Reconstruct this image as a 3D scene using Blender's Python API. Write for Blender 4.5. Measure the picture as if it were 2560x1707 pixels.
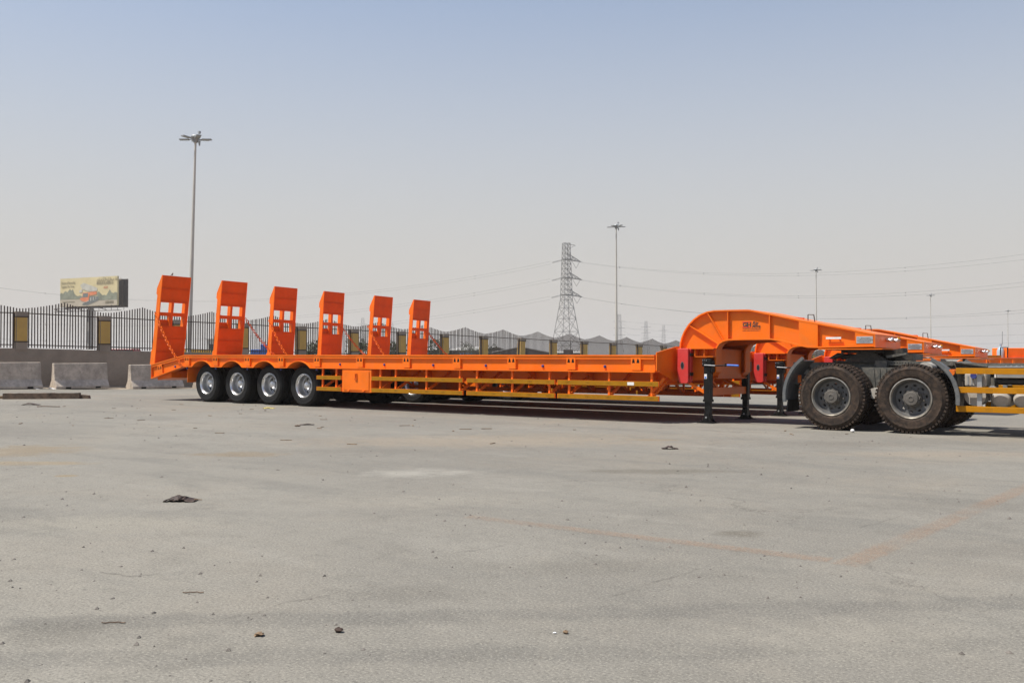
import bpy, bmesh, math, random
from mathutils import Vector, Matrix
random.seed(11)
R = math.radians
scene = bpy.context.scene
for o in list(bpy.data.objects):
    bpy.data.objects.remove(o)
COL = scene.collection

# ------------------------------------------------------------------ camera
# world: X runs forward along the trailers, Y across them away from the viewer, Z up
SV = Vector((.8094, .5873, 0)).normalized()          # picture right
FV = Vector((-SV.y, SV.x, 0))                        # looking direction on the ground
cam = bpy.data.cameras.new('camera')
cam.sensor_width = 36.0
cam.lens = 36.0 * 2380 / 2560
cam.clip_start = .1
cam.clip_end = 9000
camo = bpy.data.objects.new('camera', cam)
COL.objects.link(camo)
camo.location = (0, 0, 1.22)
pitch = math.atan(33.5 / 2380)
camo.rotation_euler = (math.pi / 2 + pitch, 0, math.atan2(-FV.x, FV.y))
scene.camera = camo

# ------------------------------------------------------------------ sky and sun
SUN = Vector((.34, .37, -1)).normalized()            # travel direction of the light
el = math.asin(-SUN.z)
az = math.atan2(-SUN.x, -SUN.y)
world = bpy.data.worlds.new('World')
scene.world = world
world.use_nodes = True
nt = world.node_tree
nt.nodes.clear()
sky = nt.nodes.new('ShaderNodeTexSky')
sky.sky_type = 'NISHITA'
sky.sun_disc = False
sky.sun_elevation = el
sky.sun_rotation = az
sky.altitude = 0
sky.air_density = 1.0
sky.dust_density = 1.0
sky.ozone_density = 1.0
# desert dust in the lower air greys the blue out towards the horizon all the way round
tc = nt.nodes.new('ShaderNodeTexCoord')
sep = nt.nodes.new('ShaderNodeSeparateXYZ')
nt.links.new(tc.outputs['Generated'], sep.inputs[0])
mr = nt.nodes.new('ShaderNodeMapRange')
mr.interpolation_type = 'SMOOTHSTEP'
mr.inputs[1].default_value = .0
mr.inputs[2].default_value = .54
mr.inputs[3].default_value = 1.0
mr.inputs[4].default_value = .0
nt.links.new(sep.outputs[2], mr.inputs[0])
mixs = nt.nodes.new('ShaderNodeMix')
mixs.data_type = 'RGBA'
DUST = (3.85, 3.66, 3.46, 1)
mixs.inputs[7].default_value = DUST
nt.links.new(sky.outputs[0], mixs.inputs[6])
nt.links.new(mr.outputs[0], mixs.inputs[0])
bg = nt.nodes.new('ShaderNodeBackground')
bg.inputs[1].default_value = .12
nt.links.new(mixs.outputs[2], bg.inputs[0])
wo = nt.nodes.new('ShaderNodeOutputWorld')
nt.links.new(bg.outputs[0], wo.inputs[0])

sun = bpy.data.lights.new('sun', 'SUN')
sun.energy = 5.0
sun.angle = R(.55)
sun.color = (1, .95, .87)
suno = bpy.data.objects.new('sun', sun)
COL.objects.link(suno)
suno.rotation_euler = SUN.to_track_quat('-Z', 'Y').to_euler()
suno.location = (0, 0, 60)
vs = scene.view_settings
vs.view_transform = 'Standard'
vs.look = 'None'
vs.gamma = 1
vs.exposure = 0.4
vs.use_curve_mapping = False

# ------------------------------------------------------------------ materials
def nodes_of(name):
    m = bpy.data.materials.new(name)
    m.use_nodes = True
    t = m.node_tree
    return m, t, t.nodes['Principled BSDF']

def NN(t, typ, **kw):
    n = t.nodes.new(typ)
    for k, v in kw.items():
        setattr(n, k, v)
    return n

def mixc(t, fac, a, b, blend='MIX'):
    n = NN(t, 'ShaderNodeMix', data_type='RGBA', blend_type=blend)
    for sock, v in ((n.inputs[0], fac), (n.inputs[6], a), (n.inputs[7], b)):
        if hasattr(v, 'links') or isinstance(v, bpy.types.NodeSocket):
            t.links.new(v, sock)
        elif isinstance(v, (int, float)):
            sock.default_value = v
        else:
            sock.default_value = (*v[:3], 1)
    return n.outputs[2]

def mathn(t, op, a, b=0, c=None, clamp=False):
    n = NN(t, 'ShaderNodeMath', operation=op, use_clamp=clamp)
    for i, v in enumerate((a, b) if c is None else (a, b, c)):
        if isinstance(v, bpy.types.NodeSocket):
            t.links.new(v, n.inputs[i])
        else:
            n.inputs[i].default_value = v
    return n.outputs[0]

def noise(t, vec, scale, detail=4, rough=.6, dist=0):
    n = NN(t, 'ShaderNodeTexNoise')
    n.inputs['Scale'].default_value = scale
    n.inputs['Detail'].default_value = detail
    n.inputs['Roughness'].default_value = rough
    n.inputs['Distortion'].default_value = dist
    if vec is not None:
        t.links.new(vec, n.inputs['Vector'])
    return n.outputs[0]

def ramp01(t, v, lo, hi, a=0., b=1.):
    n = NN(t, 'ShaderNodeMapRange', interpolation_type='SMOOTHSTEP')
    t.links.new(v, n.inputs[0])
    for i, x in enumerate((lo, hi, a, b)):
        n.inputs[i + 1].default_value = x
    return n.outputs[0]

def MAT(name, col, rough=.5, metal=0., var=.12, scale=2.5, bump=0., bscale=60, coat=0., dust=0., dustcol=(.36, .30, .24), spec=.5):
    m, t, p = nodes_of(name)
    geo = NN(t, 'ShaderNodeNewGeometry').outputs['Position']
    n1 = noise(t, geo, scale, 6, .65)
    lo = tuple(c * (1 - var) for c in col)
    hi = tuple(min(1, c * (1 + var)) for c in col)
    c = mixc(t, ramp01(t, n1, .3, .7), lo, hi)
    if dust:
        n2 = noise(t, geo, scale * 2.7 + 1, 8, .7, .6)
        f = mathn(t, 'MULTIPLY', ramp01(t, n2, .38, .72), dust)
        c = mixc(t, f, c, dustcol)
    t.links.new(c, p.inputs['Base Color'])
    p.inputs['Roughness'].default_value = rough
    r = ramp01(t, n1, .25, .75, max(.05, rough - .08), min(1, rough + .1))
    t.links.new(r, p.inputs['Roughness'])
    p.inputs['Metallic'].default_value = metal
    p.inputs['Specular IOR Level'].default_value = spec
    if coat:
        p.inputs['Coat Weight'].default_value = coat
        p.inputs['Coat Roughness'].default_value = .12
    if bump:
        b = NN(t, 'ShaderNodeBump')
        b.inputs['Strength'].default_value = bump
        b.inputs['Distance'].default_value = .02
        t.links.new(noise(t, geo, bscale, 5, .7), b.inputs['Height'])
        t.links.new(b.outputs[0], p.inputs['Normal'])
    return m

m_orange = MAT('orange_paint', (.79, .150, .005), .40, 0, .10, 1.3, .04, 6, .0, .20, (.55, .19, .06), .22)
m_orange_shade = MAT('shaded_orange_paint', (.53, .085, .006), .5, 0, .12, 1.9, .05, 7, 0, .12, (.42, .15, .06), .2)  # darker copy of the orange, shade of the ramp faces put into the colour
m_red = MAT('red_plastic', (.56, .032, .028), .38, 0, .06, 4, 0, 60, 0, .12, (.5, .2, .16))
m_black = MAT('black_paint', (.006, .006, .006), .45, 0, .3, 8, .05, 40, 0, .12, (.03, .026, .022), .25)
m_darksteel = MAT('greasy_steel', (.022, .021, .019), .5, .2, .4, 6, .1, 40, 0, .55, (.11, .095, .075))
m_tyre_tr = MAT('new_tyre_rubber', (.009, .009, .009), .65, 0, .3, 5, .08, 50, 0, .18, (.04, .034, .029), .25)
m_tyre_tk = MAT('dusty_tyre_rubber', (.022, .017, .014), .8, 0, .25, 4, .1, 60, 0, .75, (.098, .064, .043), .2)
m_chrome = MAT('bright_rim_metal', (.66, .66, .66), .33, 1, .08, 9)
m_disc = MAT('grey_disc_metal', (.27, .27, .27), .42, .8, .12, 9)
m_rimgrey = MAT('grey_rim_paint', (.105, .108, .11), .5, .15, .15, 7, 0, 60, 0, .6, (.125, .095, .066))
m_rimlip = MAT('worn_rim_lip', (.38, .355, .31), .36, .7, .25, 9, 0, 60, 0, .4, (.22, .155, .10))
m_hubgrey = MAT('dusty_hub', (.085, .078, .068), .7, 0, .2, 9, .1, 50, 0, .6, (.135, .11, .085))
m_fender = MAT('grey_plastic', (.085, .09, .092), .55, 0, .1, 4, .04, 60, 0, .5, (.2, .185, .16))
m_frame = MAT('truck_frame_paint', (.06, .06, .052), .6, 0, .25, 5, .08, 40, 0, .6, (.2, .17, .13))
m_galv = MAT('grey_metal', (.36, .37, .37), .45, .5, .12, 6, 0, 60, 0, .25, (.35, .3, .25))
m_tank = MAT('air_tank_paint', (.42, .39, .34), .5, 0, .1, 5, 0, 60, 0, .4, (.32, .26, .2))
m_white = MAT('white_paint', (.75, .74, .71), .45, 0, .06, 6, 0, 60, 0, .15)
m_blue = MAT('blue_lamp', (.03, .04, .17), .25, 0, .1, 9)
m_bluegrip = MAT('blue_grip', (.05, .16, .55), .4, 0, .1, 9)
m_concrete = MAT('wall_render', (.27, .225, .18), .9, 0, .20, .7, .25, 22, 0, .35, (.21, .18, .15))
m_barrier = MAT('barrier_concrete', (.47, .40, .325), .9, 0, .26, 2.3, .5, 18, 0, .6, (.27, .225, .18))
m_tan = MAT('tan_panel', (.50, .315, .085), .85, 0, .08, 2, .1, 25, 0, .2, (.42, .29, .12))
m_picket = MAT('brown_iron', (.036, .023, .018), .6, 0, .3, 4, 0, 60, 0, .3, (.12, .08, .055))
m_galvpole = MAT('galvanised_pole', (.50, .47, .41), .5, .25, .08, .6)
m_lattice = MAT('lattice_steel', (.27, .26, .245), .6, .4, .1, .05)
m_wire = MAT('wire_metal', (.12, .12, .12), .6, .3, .05, .1)
m_timber = MAT('old_timber', (.115, .075, .05), .9, 0, .45, 9, .6, 30, 0, .4, (.21, .16, .115))
m_scrap = MAT('dark_rubber_scrap', (.026, .015, .010), .7, 0, .4, 14, .3, 30, 0, .4, (.13, .07, .045))
m_stone = MAT('loose_stone', (.13, .115, .10), .9, 0, .5, 21, .3, 60)
m_yellowp = MAT('faded_yellow_plastic', (.55, .44, .10), .6, 0, .15, 12)
m_paper = MAT('white_litter', (.72, .70, .67), .7, 0, .08, 12)
m_straw = MAT('dry_stick', (.19, .125, .07), .9, 0, .35, 14)
m_roof = MAT('pale_roof_sheet', (.62, .60, .55), .6, 0, .08, .2)
m_shed = MAT('dark_shed_wall', (.055, .042, .038), .8, 0, .2, .3)
m_signblue = MAT('blue_sign', (.06, .25, .55), .5, 0, .05, 1)
m_yellow2 = MAT('ochre_paint', (.50, .30, .045), .6, 0, .1, .7)
m_cream = MAT('cream_wall', (.55, .52, .46), .8, 0, .06, .4)
m_redcar = MAT('red_car_paint', (.35, .02, .02), .3, 0, .05, 1)
m_glass = MAT('dark_window_glass', (.02, .025, .03), .08, 0, .1, 1)
m_bluemac = MAT('blue_machine_paint', (.03, .12, .45), .45, 0, .1, 1)
m_cyl = MAT('pale_blue_steel', (.32, .42, .50), .45, .2, .1, 2)
m_lampo = MAT('orange_lens', (.75, .16, .02), .25, 0, .05, 6)
m_bark = MAT('bark', (.10, .075, .05), .9, 0, .3, 3)
m_plate = MAT('data_plate_metal', (.52, .53, .54), .35, .6, .1, 12)
m_ink = MAT('dark_print', (.05, .03, .025), .6, 0, .05, 9)
m_redink = MAT('red_print', (.52, .02, .02), .5, 0, .05, 9)
m_sparrow = MAT('sparrow_feathers', (.13, .10, .08), .9, 0, .3, 40)
m_led = MAT('floodlight_body', (.30, .31, .31), .5, .3, .1, 3)

def make_leaf(name, a, b):
    m, t, p = nodes_of(name)
    geo = NN(t, 'ShaderNodeNewGeometry')
    c = mixc(t, ramp01(t, noise(t, geo.outputs['Position'], 1.7, 3), .3, .7), a, b)
    t.links.new(c, p.inputs['Base Color'])
    p.inputs['Roughness'].default_value = .6
    return m
m_leaf = make_leaf('leaf', (.035, .05, .02), (.09, .11, .045))

def make_yellow_strip():
    m, t, p = nodes_of('yellow_reflective_strip')
    tcn = NN(t, 'ShaderNodeTexCoord')
    so = NN(t, 'ShaderNodeSeparateXYZ'); t.links.new(tcn.outputs['Object'], so.inputs[0])
    sg = NN(t, 'ShaderNodeSeparateXYZ'); t.links.new(tcn.outputs['Generated'], sg.inputs[0])
    u = mathn(t, 'FRACT', mathn(t, 'MULTIPLY', so.outputs[0], 1 / .44))
    d = mathn(t, 'ABSOLUTE', mathn(t, 'SUBTRACT', u, .5))
    inb = mathn(t, 'LESS_THAN', d, .13)
    mid = mathn(t, 'LESS_THAN', d, .035)
    z = sg.outputs[2]
    l1 = mathn(t, 'LESS_THAN', mathn(t, 'ABSOLUTE', mathn(t, 'SUBTRACT', z, .38)), .045)
    l2 = mathn(t, 'LESS_THAN', mathn(t, 'ABSOLUTE', mathn(t, 'SUBTRACT', z, .62)), .045)
    l3 = mathn(t, 'LESS_THAN', mathn(t, 'ABSOLUTE', mathn(t, 'SUBTRACT', z, .5)), .06)
    a = mathn(t, 'MULTIPLY', inb, mathn(t, 'MAXIMUM', l1, l2))
    b = mathn(t, 'MULTIPLY', mid, l3)
    mk = mathn(t, 'MULTIPLY', mathn(t, 'MAXIMUM', a, b), .55)
    n = noise(t, tcn.outputs['Object'], 6, 4)
    base = mixc(t, ramp01(t, n, .3, .7), (.29, .130, .004), (.34, .155, .005))
    t.links.new(mixc(t, mk, base, (.12, .055, .008)), p.inputs['Base Color'])
    p.inputs['Roughness'].default_value = .6
    p.inputs['Specular IOR Level'].default_value = .15
    return m
m_strip = make_yellow_strip()
m_strip2 = MAT('bright_yellow_strip', (.42, .172, .003), .6, 0, .06, 6, spec=.15)

def add_strip_marks(m):
    t = m.node_tree
    p = t.nodes['Principled BSDF']
    src = p.inputs['Base Color'].links[0].from_socket
    tcn = NN(t, 'ShaderNodeTexCoord')
    so = NN(t, 'ShaderNodeSeparateXYZ'); t.links.new(tcn.outputs['Object'], so.inputs[0])
    sg = NN(t, 'ShaderNodeSeparateXYZ'); t.links.new(tcn.outputs['Generated'], sg.inputs[0])
    d = mathn(t, 'ABSOLUTE', mathn(t, 'SUBTRACT', mathn(t, 'FRACT', mathn(t, 'MULTIPLY', so.outputs[0], 1 / .42)), .5))
    z = sg.outputs[2]
    l1 = mathn(t, 'LESS_THAN', mathn(t, 'ABSOLUTE', mathn(t, 'SUBTRACT', z, .36)), .05)
    l2 = mathn(t, 'LESS_THAN', mathn(t, 'ABSOLUTE', mathn(t, 'SUBTRACT', z, .64)), .05)
    a = mathn(t, 'MULTIPLY', mathn(t, 'LESS_THAN', d, .12), mathn(t, 'MAXIMUM', l1, l2))
    t.links.new(mixc(t, mathn(t, 'MULTIPLY', a, .6), src, (.2, .09, .01)), p.inputs['Base Color'])
add_strip_marks(m_strip2)

# ------------------------------------------------------------------ mesh helpers
class MB:
    """collects shapes and links them as one mesh object"""
    def __init__(s):
        s.v = []; s.f = []; s.pc = []
    def raw(s, vs, fs):
        n = len(s.v)
        s.pc.append((n, len(vs), len(s.f), len(fs)))
        s.v += [tuple(v) for v in vs]
        s.f += [tuple(i + n for i in f) for f in fs]
        return s
    def box(s, x0, x1, y0, y1, z0, z1, M=None):
        vs = [Vector((x, y, z)) for z in (z0, z1) for x, y in ((x0, y0), (x1, y0), (x1, y1), (x0, y1))]
        if M: vs = [M @ v for v in vs]
        return s.raw(vs, [(3, 2, 1, 0), (4, 5, 6, 7), (0, 1, 5, 4), (1, 2, 6, 5), (2, 3, 7, 6), (3, 0, 4, 7)])
    def hexa(s, vs):
        return s.raw(vs, [(3, 2, 1, 0), (4, 5, 6, 7), (0, 1, 5, 4), (1, 2, 6, 5), (2, 3, 7, 6), (3, 0, 4, 7)])
    def beam(s, a, b, w, h=None):
        a, b = Vector(a), Vector(b)
        h = h or w
        d = (b - a).normalized()
        up = Vector((0, 0, 1)) if abs(d.z) < .95 else Vector((1, 0, 0))
        x = d.cross(up).normalized() * w / 2
        y = x.cross(d).normalized() * h / 2
        return s.hexa([a - x - y, a + x - y, b + x - y, b - x - y, a - x + y, a + x + y, b + x + y, b - x + y])
    def tube(s, a, b, r0, r1=None, n=8):
        a, b = Vector(a), Vector(b)
        r1 = r0 if r1 is None else r1
        d = (b - a).normalized()
        up = Vector((0, 0, 1)) if abs(d.z) < .95 else Vector((1, 0, 0))
        x = d.cross(up).normalized(); y = x.cross(d)
        vs = []
        for c, r in ((a, r0), (b, r1)):
            for i in range(n):
                t = 2 * math.pi * i / n
                vs.append(c + x * math.cos(t) * r + y * math.sin(t) * r)
        fs = [(i, (i + 1) % n, n + (i + 1) % n, n + i) for i in range(n)]
        fs += [tuple(range(n))[::-1], tuple(range(n, 2 * n))]
        return s.raw(vs, fs)
    def lathe(s, prof, n=32, c=(0, 0, 0), flip=1, arc=None):
        """profile of (radius, y); turned about the Y axis"""
        vs = []; fs = []
        m = len(prof)
        for i in range(n):
            t = 2 * math.pi * i / n
            for r, y in prof:
                vs.append((c[0] + r * math.cos(t), c[1] + y * flip, c[2] + r * math.sin(t)))
        for i in range(n):
            j = (i + 1) % n
            for k in range(m - 1):
                fs.append((i * m + k, i * m + k + 1, j * m + k + 1, j * m + k))
        return s.raw(vs, fs)
    def prism(s, poly, lo, hi, plane='xz', holes=()):
        """flat polygon (with holes) given real thickness; plane xz -> thick along y, yz -> along x, xy -> along z"""
        bm = bmesh.new()
        loops = [poly] + list(holes)
        ed = []
        for lp in loops:
            vv = [bm.verts.new((p[0], p[1], 0)) for p in lp]
            for i in range(len(vv)):
                ed.append(bm.edges.new((vv[i], vv[(i + 1) % len(vv)])))
        bmesh.ops.triangle_fill(bm, edges=ed, use_beauty=True)
        bm.verts.index_update()
        tri = [[v.index for v in f.verts] for f in bm.faces]
        pts = [(v.co.x, v.co.y) for v in bm.verts]
        bm.free()
        def P(p, h):
            return {'xz': (p[0], h, p[1]), 'yz': (h, p[0], p[1]), 'xy': (p[0], p[1], h)}[plane]
        n = len(pts)
        vs = [P(p, lo) for p in pts] + [P(p, hi) for p in pts]
        fs = [tuple(t) for t in tri] + [tuple(i + n for i in t[::-1]) for t in tri]
        k = 0
        for lp in loops:
            m = len(lp)
            for i in range(m):
                a, b = k + i, k + (i + 1) % m
                fs.append((a, b, b + n, a + n))
            k += m
        return s.raw(vs, fs)
    def strip(s, line, y0, y1, th):
        """bent plate following a polyline in xz, between two y, thickness th downwards along the normal"""
        pts = [Vector((p[0], 0, p[1])) for p in line]
        nrm = []
        for i in range(len(pts)):
            a = pts[max(0, i - 1)]; b = pts[min(len(pts) - 1, i + 1)]
            d = (b - a).normalized()
            nrm.append(Vector((d.z, 0, -d.x)))
        vs = []
        for p, q in zip(pts, nrm):
            for y in (y0, y1):
                vs.append((p.x, y, p.z)); vs.append((p.x + q.x * th, y, p.z + q.z * th))
        fs = []
        for i in range(len(pts) - 1):
            a = 4 * i; b = a + 4
            fs += [(a, b, b + 2, a + 2), (a + 1, a + 3, b + 3, b + 1), (a, a + 1, b + 1, b), (a + 2, b + 2, b + 3, a + 3)]
        fs += [(0, 2, 3, 1), (4 * len(pts) - 4, 4 * len(pts) - 3, 4 * len(pts) - 1, 4 * len(pts) - 2)]
        return s.raw(vs, fs)
    def ball(s, c, rx, ry, rz, n=10, m=7, jit=0):
        vs = []; fs = []
        for i in range(m + 1):
            ph = math.pi * i / m
            for j in range(n):
                t = 2 * math.pi * j / n
                k = 1 + random.uniform(-jit, jit)
                vs.append((c[0] + rx * k * math.sin(ph) * math.cos(t), c[1] + ry * k * math.sin(ph) * math.sin(t), c[2] + rz * k * math.cos(ph)))
        for i in range(m):
            for j in range(n):
                fs.append((i * n + j, (i + 1) * n + j, (i + 1) * n + (j + 1) % n, i * n + (j + 1) % n))
        return s.raw(vs, fs)
    def mesh(s, name, mat, smooth=None):
        me = bpy.data.meshes.new(name)
        me.from_pydata(s.v, [], s.f)
        bm = bmesh.new(); bm.from_mesh(me)
        bmesh.ops.recalc_face_normals(bm, faces=bm.faces)
        bm.to_mesh(me); bm.free()
        me.materials.append(mat)
        if smooth:
            me.shade_smooth()
            me.set_sharp_from_angle(angle=R(smooth))
        return me
    def build(s, name, mat, parent=None, smooth=None, bevel=0, loc=None, rot=None):
        o = bpy.data.objects.new(name, s.mesh(name, mat, smooth))
        COL.objects.link(o)
        if parent: o.parent = parent
        if loc: o.location = loc
        if rot: o.rotation_euler = rot
        if bevel:
            b = o.modifiers.new('bevel', 'BEVEL'); b.width = bevel; b.segments = 2; b.limit_method = 'ANGLE'; b.angle_limit = R(40)
        return o

def each(mb, name, mat, parent=None, **kw):
    """link every shape that was added as an object of its own"""
    out = []
    for vn, vc, fn, fc in mb.pc:
        q = MB().raw(mb.v[vn:vn + vc], [tuple(i - vn for i in f) for f in mb.f[fn:fn + fc]])
        out.append(q.build(name, mat, parent, **kw))
    return out

def put(name, mesh, parent=None, loc=(0, 0, 0), rot=(0, 0, 0), scale=None):
    o = bpy.data.objects.new(name, mesh)
    COL.objects.link(o)
    o.parent = parent
    o.location = loc
    o.rotation_euler = rot
    if scale: o.scale = scale
    return o

def tag(o, label, cat, group=None):
    o['label'] = label; o['category'] = cat
    if group: o['group'] = group
    return o

def thing(name, label, cat, loc=(0, 0, 0), rz=0, group=None):
    o = bpy.data.objects.new(name, None)
    COL.objects.link(o)
    o.empty_display_size = .3
    o.location = loc; o.rotation_euler = (0, 0, rz)
    return tag(o, label, cat, group)

def copy_tree(o, parent=None):
    c = o.copy()
    COL.objects.link(c)
    c.parent = parent
    for ch in list(o.children):
        copy_tree(ch, c)
    return c

def text(name, body, size, mat, parent, loc, rot=(math.pi / 2, 0, 0), shear=0, offset=0, sx=1, align='LEFT'):
    cu = bpy.data.curves.new(name, 'FONT')
    cu.body = body; cu.size = size; cu.shear = shear; cu.offset = offset; cu.align_x = align
    cu.extrude = .0006
    cu.resolution_u = 3
    to = bpy.data.objects.new(name + '_curve', cu)
    COL.objects.link(to)
    bpy.context.view_layer.update()
    me = bpy.data.meshes.new_from_object(to.evaluated_get(bpy.context.evaluated_depsgraph_get()))
    bpy.data.objects.remove(to)
    me.materials.clear(); me.materials.append(mat)
    return put(name, me, parent, loc, rot, (sx, 1, 1))

def arc(cx, cz, r, a0, a1, n):
    return [(cx + r * math.cos(R(a0 + (a1 - a0) * i / n)), cz + r * math.sin(R(a0 + (a1 - a0) * i / n))) for i in range(n + 1)]

def circ(cx, cz, rx, rz=None, n=12, rot=0):
    rz = rz or rx
    out = []
    for i in range(n):
        t = 2 * math.pi * i / n
        x, z = rx * math.cos(t), rz * math.sin(t)
        out.append((cx + x * math.cos(rot) - z * math.sin(rot), cz + x * math.sin(rot) + z * math.cos(rot)))
    return out

# ------------------------------------------------------------------ ground
GT = [(-3000, 0), (15.7, 0), (18.3, -.031), (19.2, -.075), (76, -1.256), (6000, -1.256)]
def zg(t):
    for (a, za), (b, zb) in zip(GT, GT[1:]):
        if a <= t <= b:
            return za + (zb - za) * (t - a) / (b - a)
    return 0

def make_ground():
    m, t, p = nodes_of('yard_concrete_asphalt')
    pos = NN(t, 'ShaderNodeNewGeometry').outputs['Position']
    sp = NN(t, 'ShaderNodeSeparateXYZ'); t.links.new(pos, sp.inputs[0])
    X, Y = sp.outputs[0], sp.outputs[1]
    base = mixc(t, ramp01(t, noise(t, pos, .16, 6, .6, .3), .32, .68), (0.164, 0.156, 0.146), (0.205, 0.197, 0.183))
    # warm wind-blown sand film in drifts, thicker towards the fence
    sandn = noise(t, pos, .33, 7, .68, .8)
    far = ramp01(t, Y, 5, 24, .15, .75)
    sf = mathn(t, 'MULTIPLY', ramp01(t, sandn, .44, .72), far)
    base = mixc(t, sf, base, (0.247, 0.205, 0.161))
    # paler dust sweeps and darker oily passes, drawn out along the traffic
    mp = NN(t, 'ShaderNodeMapping'); mp.inputs['Scale'].default_value = (.35, 1.5, 1); mp.inputs['Rotation'].default_value = (0, 0, R(24))
    t.links.new(pos, mp.inputs[0])
    swn = noise(t, mp.outputs[0], .9, 6, .66, .5)
    base = mixc(t, ramp01(t, swn, .5, .66, 0, .60), base, (0.140, 0.136, 0.130))
    base = mixc(t, ramp01(t, swn, .46, .30, 0, .50), base, (0.237, 0.228, 0.213))
    blot = noise(t, pos, 1.3, 6, .7, .4)
    base = mixc(t, ramp01(t, blot, .54, .72, 0, .42), base, (0.125, 0.120, 0.113))
    # tyre tracks crossing the foreground: two bands of polished rubber
    bn1 = noise(t, pos, 3.5, 4); bn2 = noise(t, pos, 2.1, 5, .7)
    def band(p0, p1, w, wob, strength, col):
        nonlocal base
        dx, dy = p1[0] - p0[0], p1[1] - p0[1]
        L = math.hypot(dx, dy); nx, ny = -dy / L, dx / L
        dist = mathn(t, 'ADD', mathn(t, 'MULTIPLY', mathn(t, 'SUBTRACT', X, p0[0]), nx), mathn(t, 'MULTIPLY', mathn(t, 'SUBTRACT', Y, p0[1]), ny))
        along = mathn(t, 'ADD', mathn(t, 'MULTIPLY', mathn(t, 'SUBTRACT', X, p0[0]), dx / L), mathn(t, 'MULTIPLY', mathn(t, 'SUBTRACT', Y, p0[1]), dy / L))
        bend = mathn(t, 'MULTIPLY', mathn(t, 'SINE', mathn(t, 'MULTIPLY', along, .55)), wob)
        wn = mathn(t, 'MULTIPLY', mathn(t, 'SUBTRACT', bn1, .5), w * 1.6)
        d = mathn(t, 'ABSOLUTE', mathn(t, 'ADD', mathn(t, 'ADD', dist, bend), wn))
        k = ramp01(t, d, w * .35, w, strength, 0)
        k = mathn(t, 'MULTIPLY', k, ramp01(t, bn2, .3, .6, .25, 1))
        base = mixc(t, k, base, col)
    band((-4.5, 2.1), (-.7, 5.35), .16, .05, .5, (0.104, 0.101, 0.099))
    band((-4.1, 1.75), (-.3, 4.85), .15, .05, .42, (0.104, 0.101, 0.099))
    band((-9, 3.0), (1, 9.5), .22, .2, .22, (0.125, 0.121, 0.117))
    band((-12, 9.5), (4, 12.2), .3, .25, .22, (0.140, 0.135, 0.130))
    band((-14, 7.2), (3, 8.4), .28, .3, .2, (0.140, 0.135, 0.130))
    # stains, spills and sand patches with their own outlines
    ragA = noise(t, pos, 3.0, 6, .7); ragB = noise(t, pos, 5.5, 6, .7)
    def blob(cx, cy, rx, ry, rot, col, k, soft=.5, rag=.7, nsc=3.0):
        nonlocal base
        c, s_ = math.cos(R(rot)), math.sin(R(rot))
        ax = mathn(t, 'SUBTRACT', X, cx); ay = mathn(t, 'SUBTRACT', Y, cy)
        a = mathn(t, 'MULTIPLY', mathn(t, 'ADD', mathn(t, 'MULTIPLY', ax, c), mathn(t, 'MULTIPLY', ay, s_)), 1 / rx)
        b = mathn(t, 'MULTIPLY', mathn(t, 'SUBTRACT', mathn(t, 'MULTIPLY', ay, c), mathn(t, 'MULTIPLY', ax, s_)), 1 / ry)
        r2 = mathn(t, 'SQRT', mathn(t, 'ADD', mathn(t, 'MULTIPLY', a, a), mathn(t, 'MULTIPLY', b, b)))
        r3 = mathn(t, 'ADD', r2, mathn(t, 'MULTIPLY', mathn(t, 'SUBTRACT', ragA if nsc < 4 else ragB, .5), rag * 2))
        base = mixc(t, ramp01(t, r3, 1 - soft, 1, k, 0), base, col)
    rr = math.degrees(math.atan2(SV.y, SV.x))
    blob(-4.65, 8.98, 1.05, .28, rr, (0.104, 0.094, 0.078), .6, .6)
    blob(-2.58, 6.2, .24, .16, rr, (0.099, 0.088, 0.073), .65, .6)
    blob(-12.2, 6.1, 1.0, .95, rr, (0.192, 0.146, 0.092), .6, .6, 1.0)
    blob(-10.7, 5.5, .85, .26, rr, (0.218, 0.172, 0.114), .7, .5)
    blob(-9.6, 7.5, .7, .4, rr, (0.177, 0.130, 0.078), .55, .6, 1.2)
    blob(-9.3, 5.15, .16, .1, rr, (0.208, 0.161, 0.099), .8, .4)
    blob(-6.55, 7.45, .85, .5, rr, (0.36, 0.35, 0.33), .5, 1.0, .8)
    blob(-8.4, 10.5, 3.6, 1.3, rr, (0.255, 0.208, 0.161), .5, .8)
    blob(-2.6, 12.6, 2.4, .5, rr, (0.255, 0.213, 0.172), .4, .8)
    blob(-6.4, 12.3, .5, .16, rr, (0.187, 0.140, 0.083), .6, .5)
    blob(-3.35, 3.6, .55, .28, rr, (.115, .108, .10), .5, .9, .9, 6)
    blob(-4.1, 2.25, .5, .3, rr + 10, (.11, .104, .096), .55, .9, .9, 6)
    blob(-2.9, 4.7, .9, .35, rr, (.125, .118, .108), .45, .9, .9, 5)
    blob(-1.0, 6.6, 1.0, .4, rr, (.125, .118, .112), .35, .9, .9, 5)
    blob(-1.6, 8.4, 1.4, .5, rr, (.12, .113, .105), .4, .9, .9, 4)
    blob(-5.2, 6.1, 1.3, .45, rr, (.25, .235, .21), .4, .9, .9, 4)
    blob(-6.4, 3.9, 1.2, .5, rr, (.25, .235, .205), .4, .9, .9, 4)
    blob(-1.2, 4.2, .9, .4, rr, (.26, .245, .22), .4, .9, .9, 4)
    blob(-8.7, 8.6, 1.8, .5, rr, (.12, .11, .10), .35, .9, .9, 3)
    blob(-4.0, 13.2, 2.2, .6, rr, (.125, .115, .105), .35, .9, .9, 3)
    blob(-7.7, 11.9, 2.6, 1.3, rr, (0.234, 0.198, 0.156), .35, .8)
    # worn mottling at hand size, strongest where the surface is bare
    mot = noise(t, pos, 7.5, 6, .72, .3)
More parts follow.
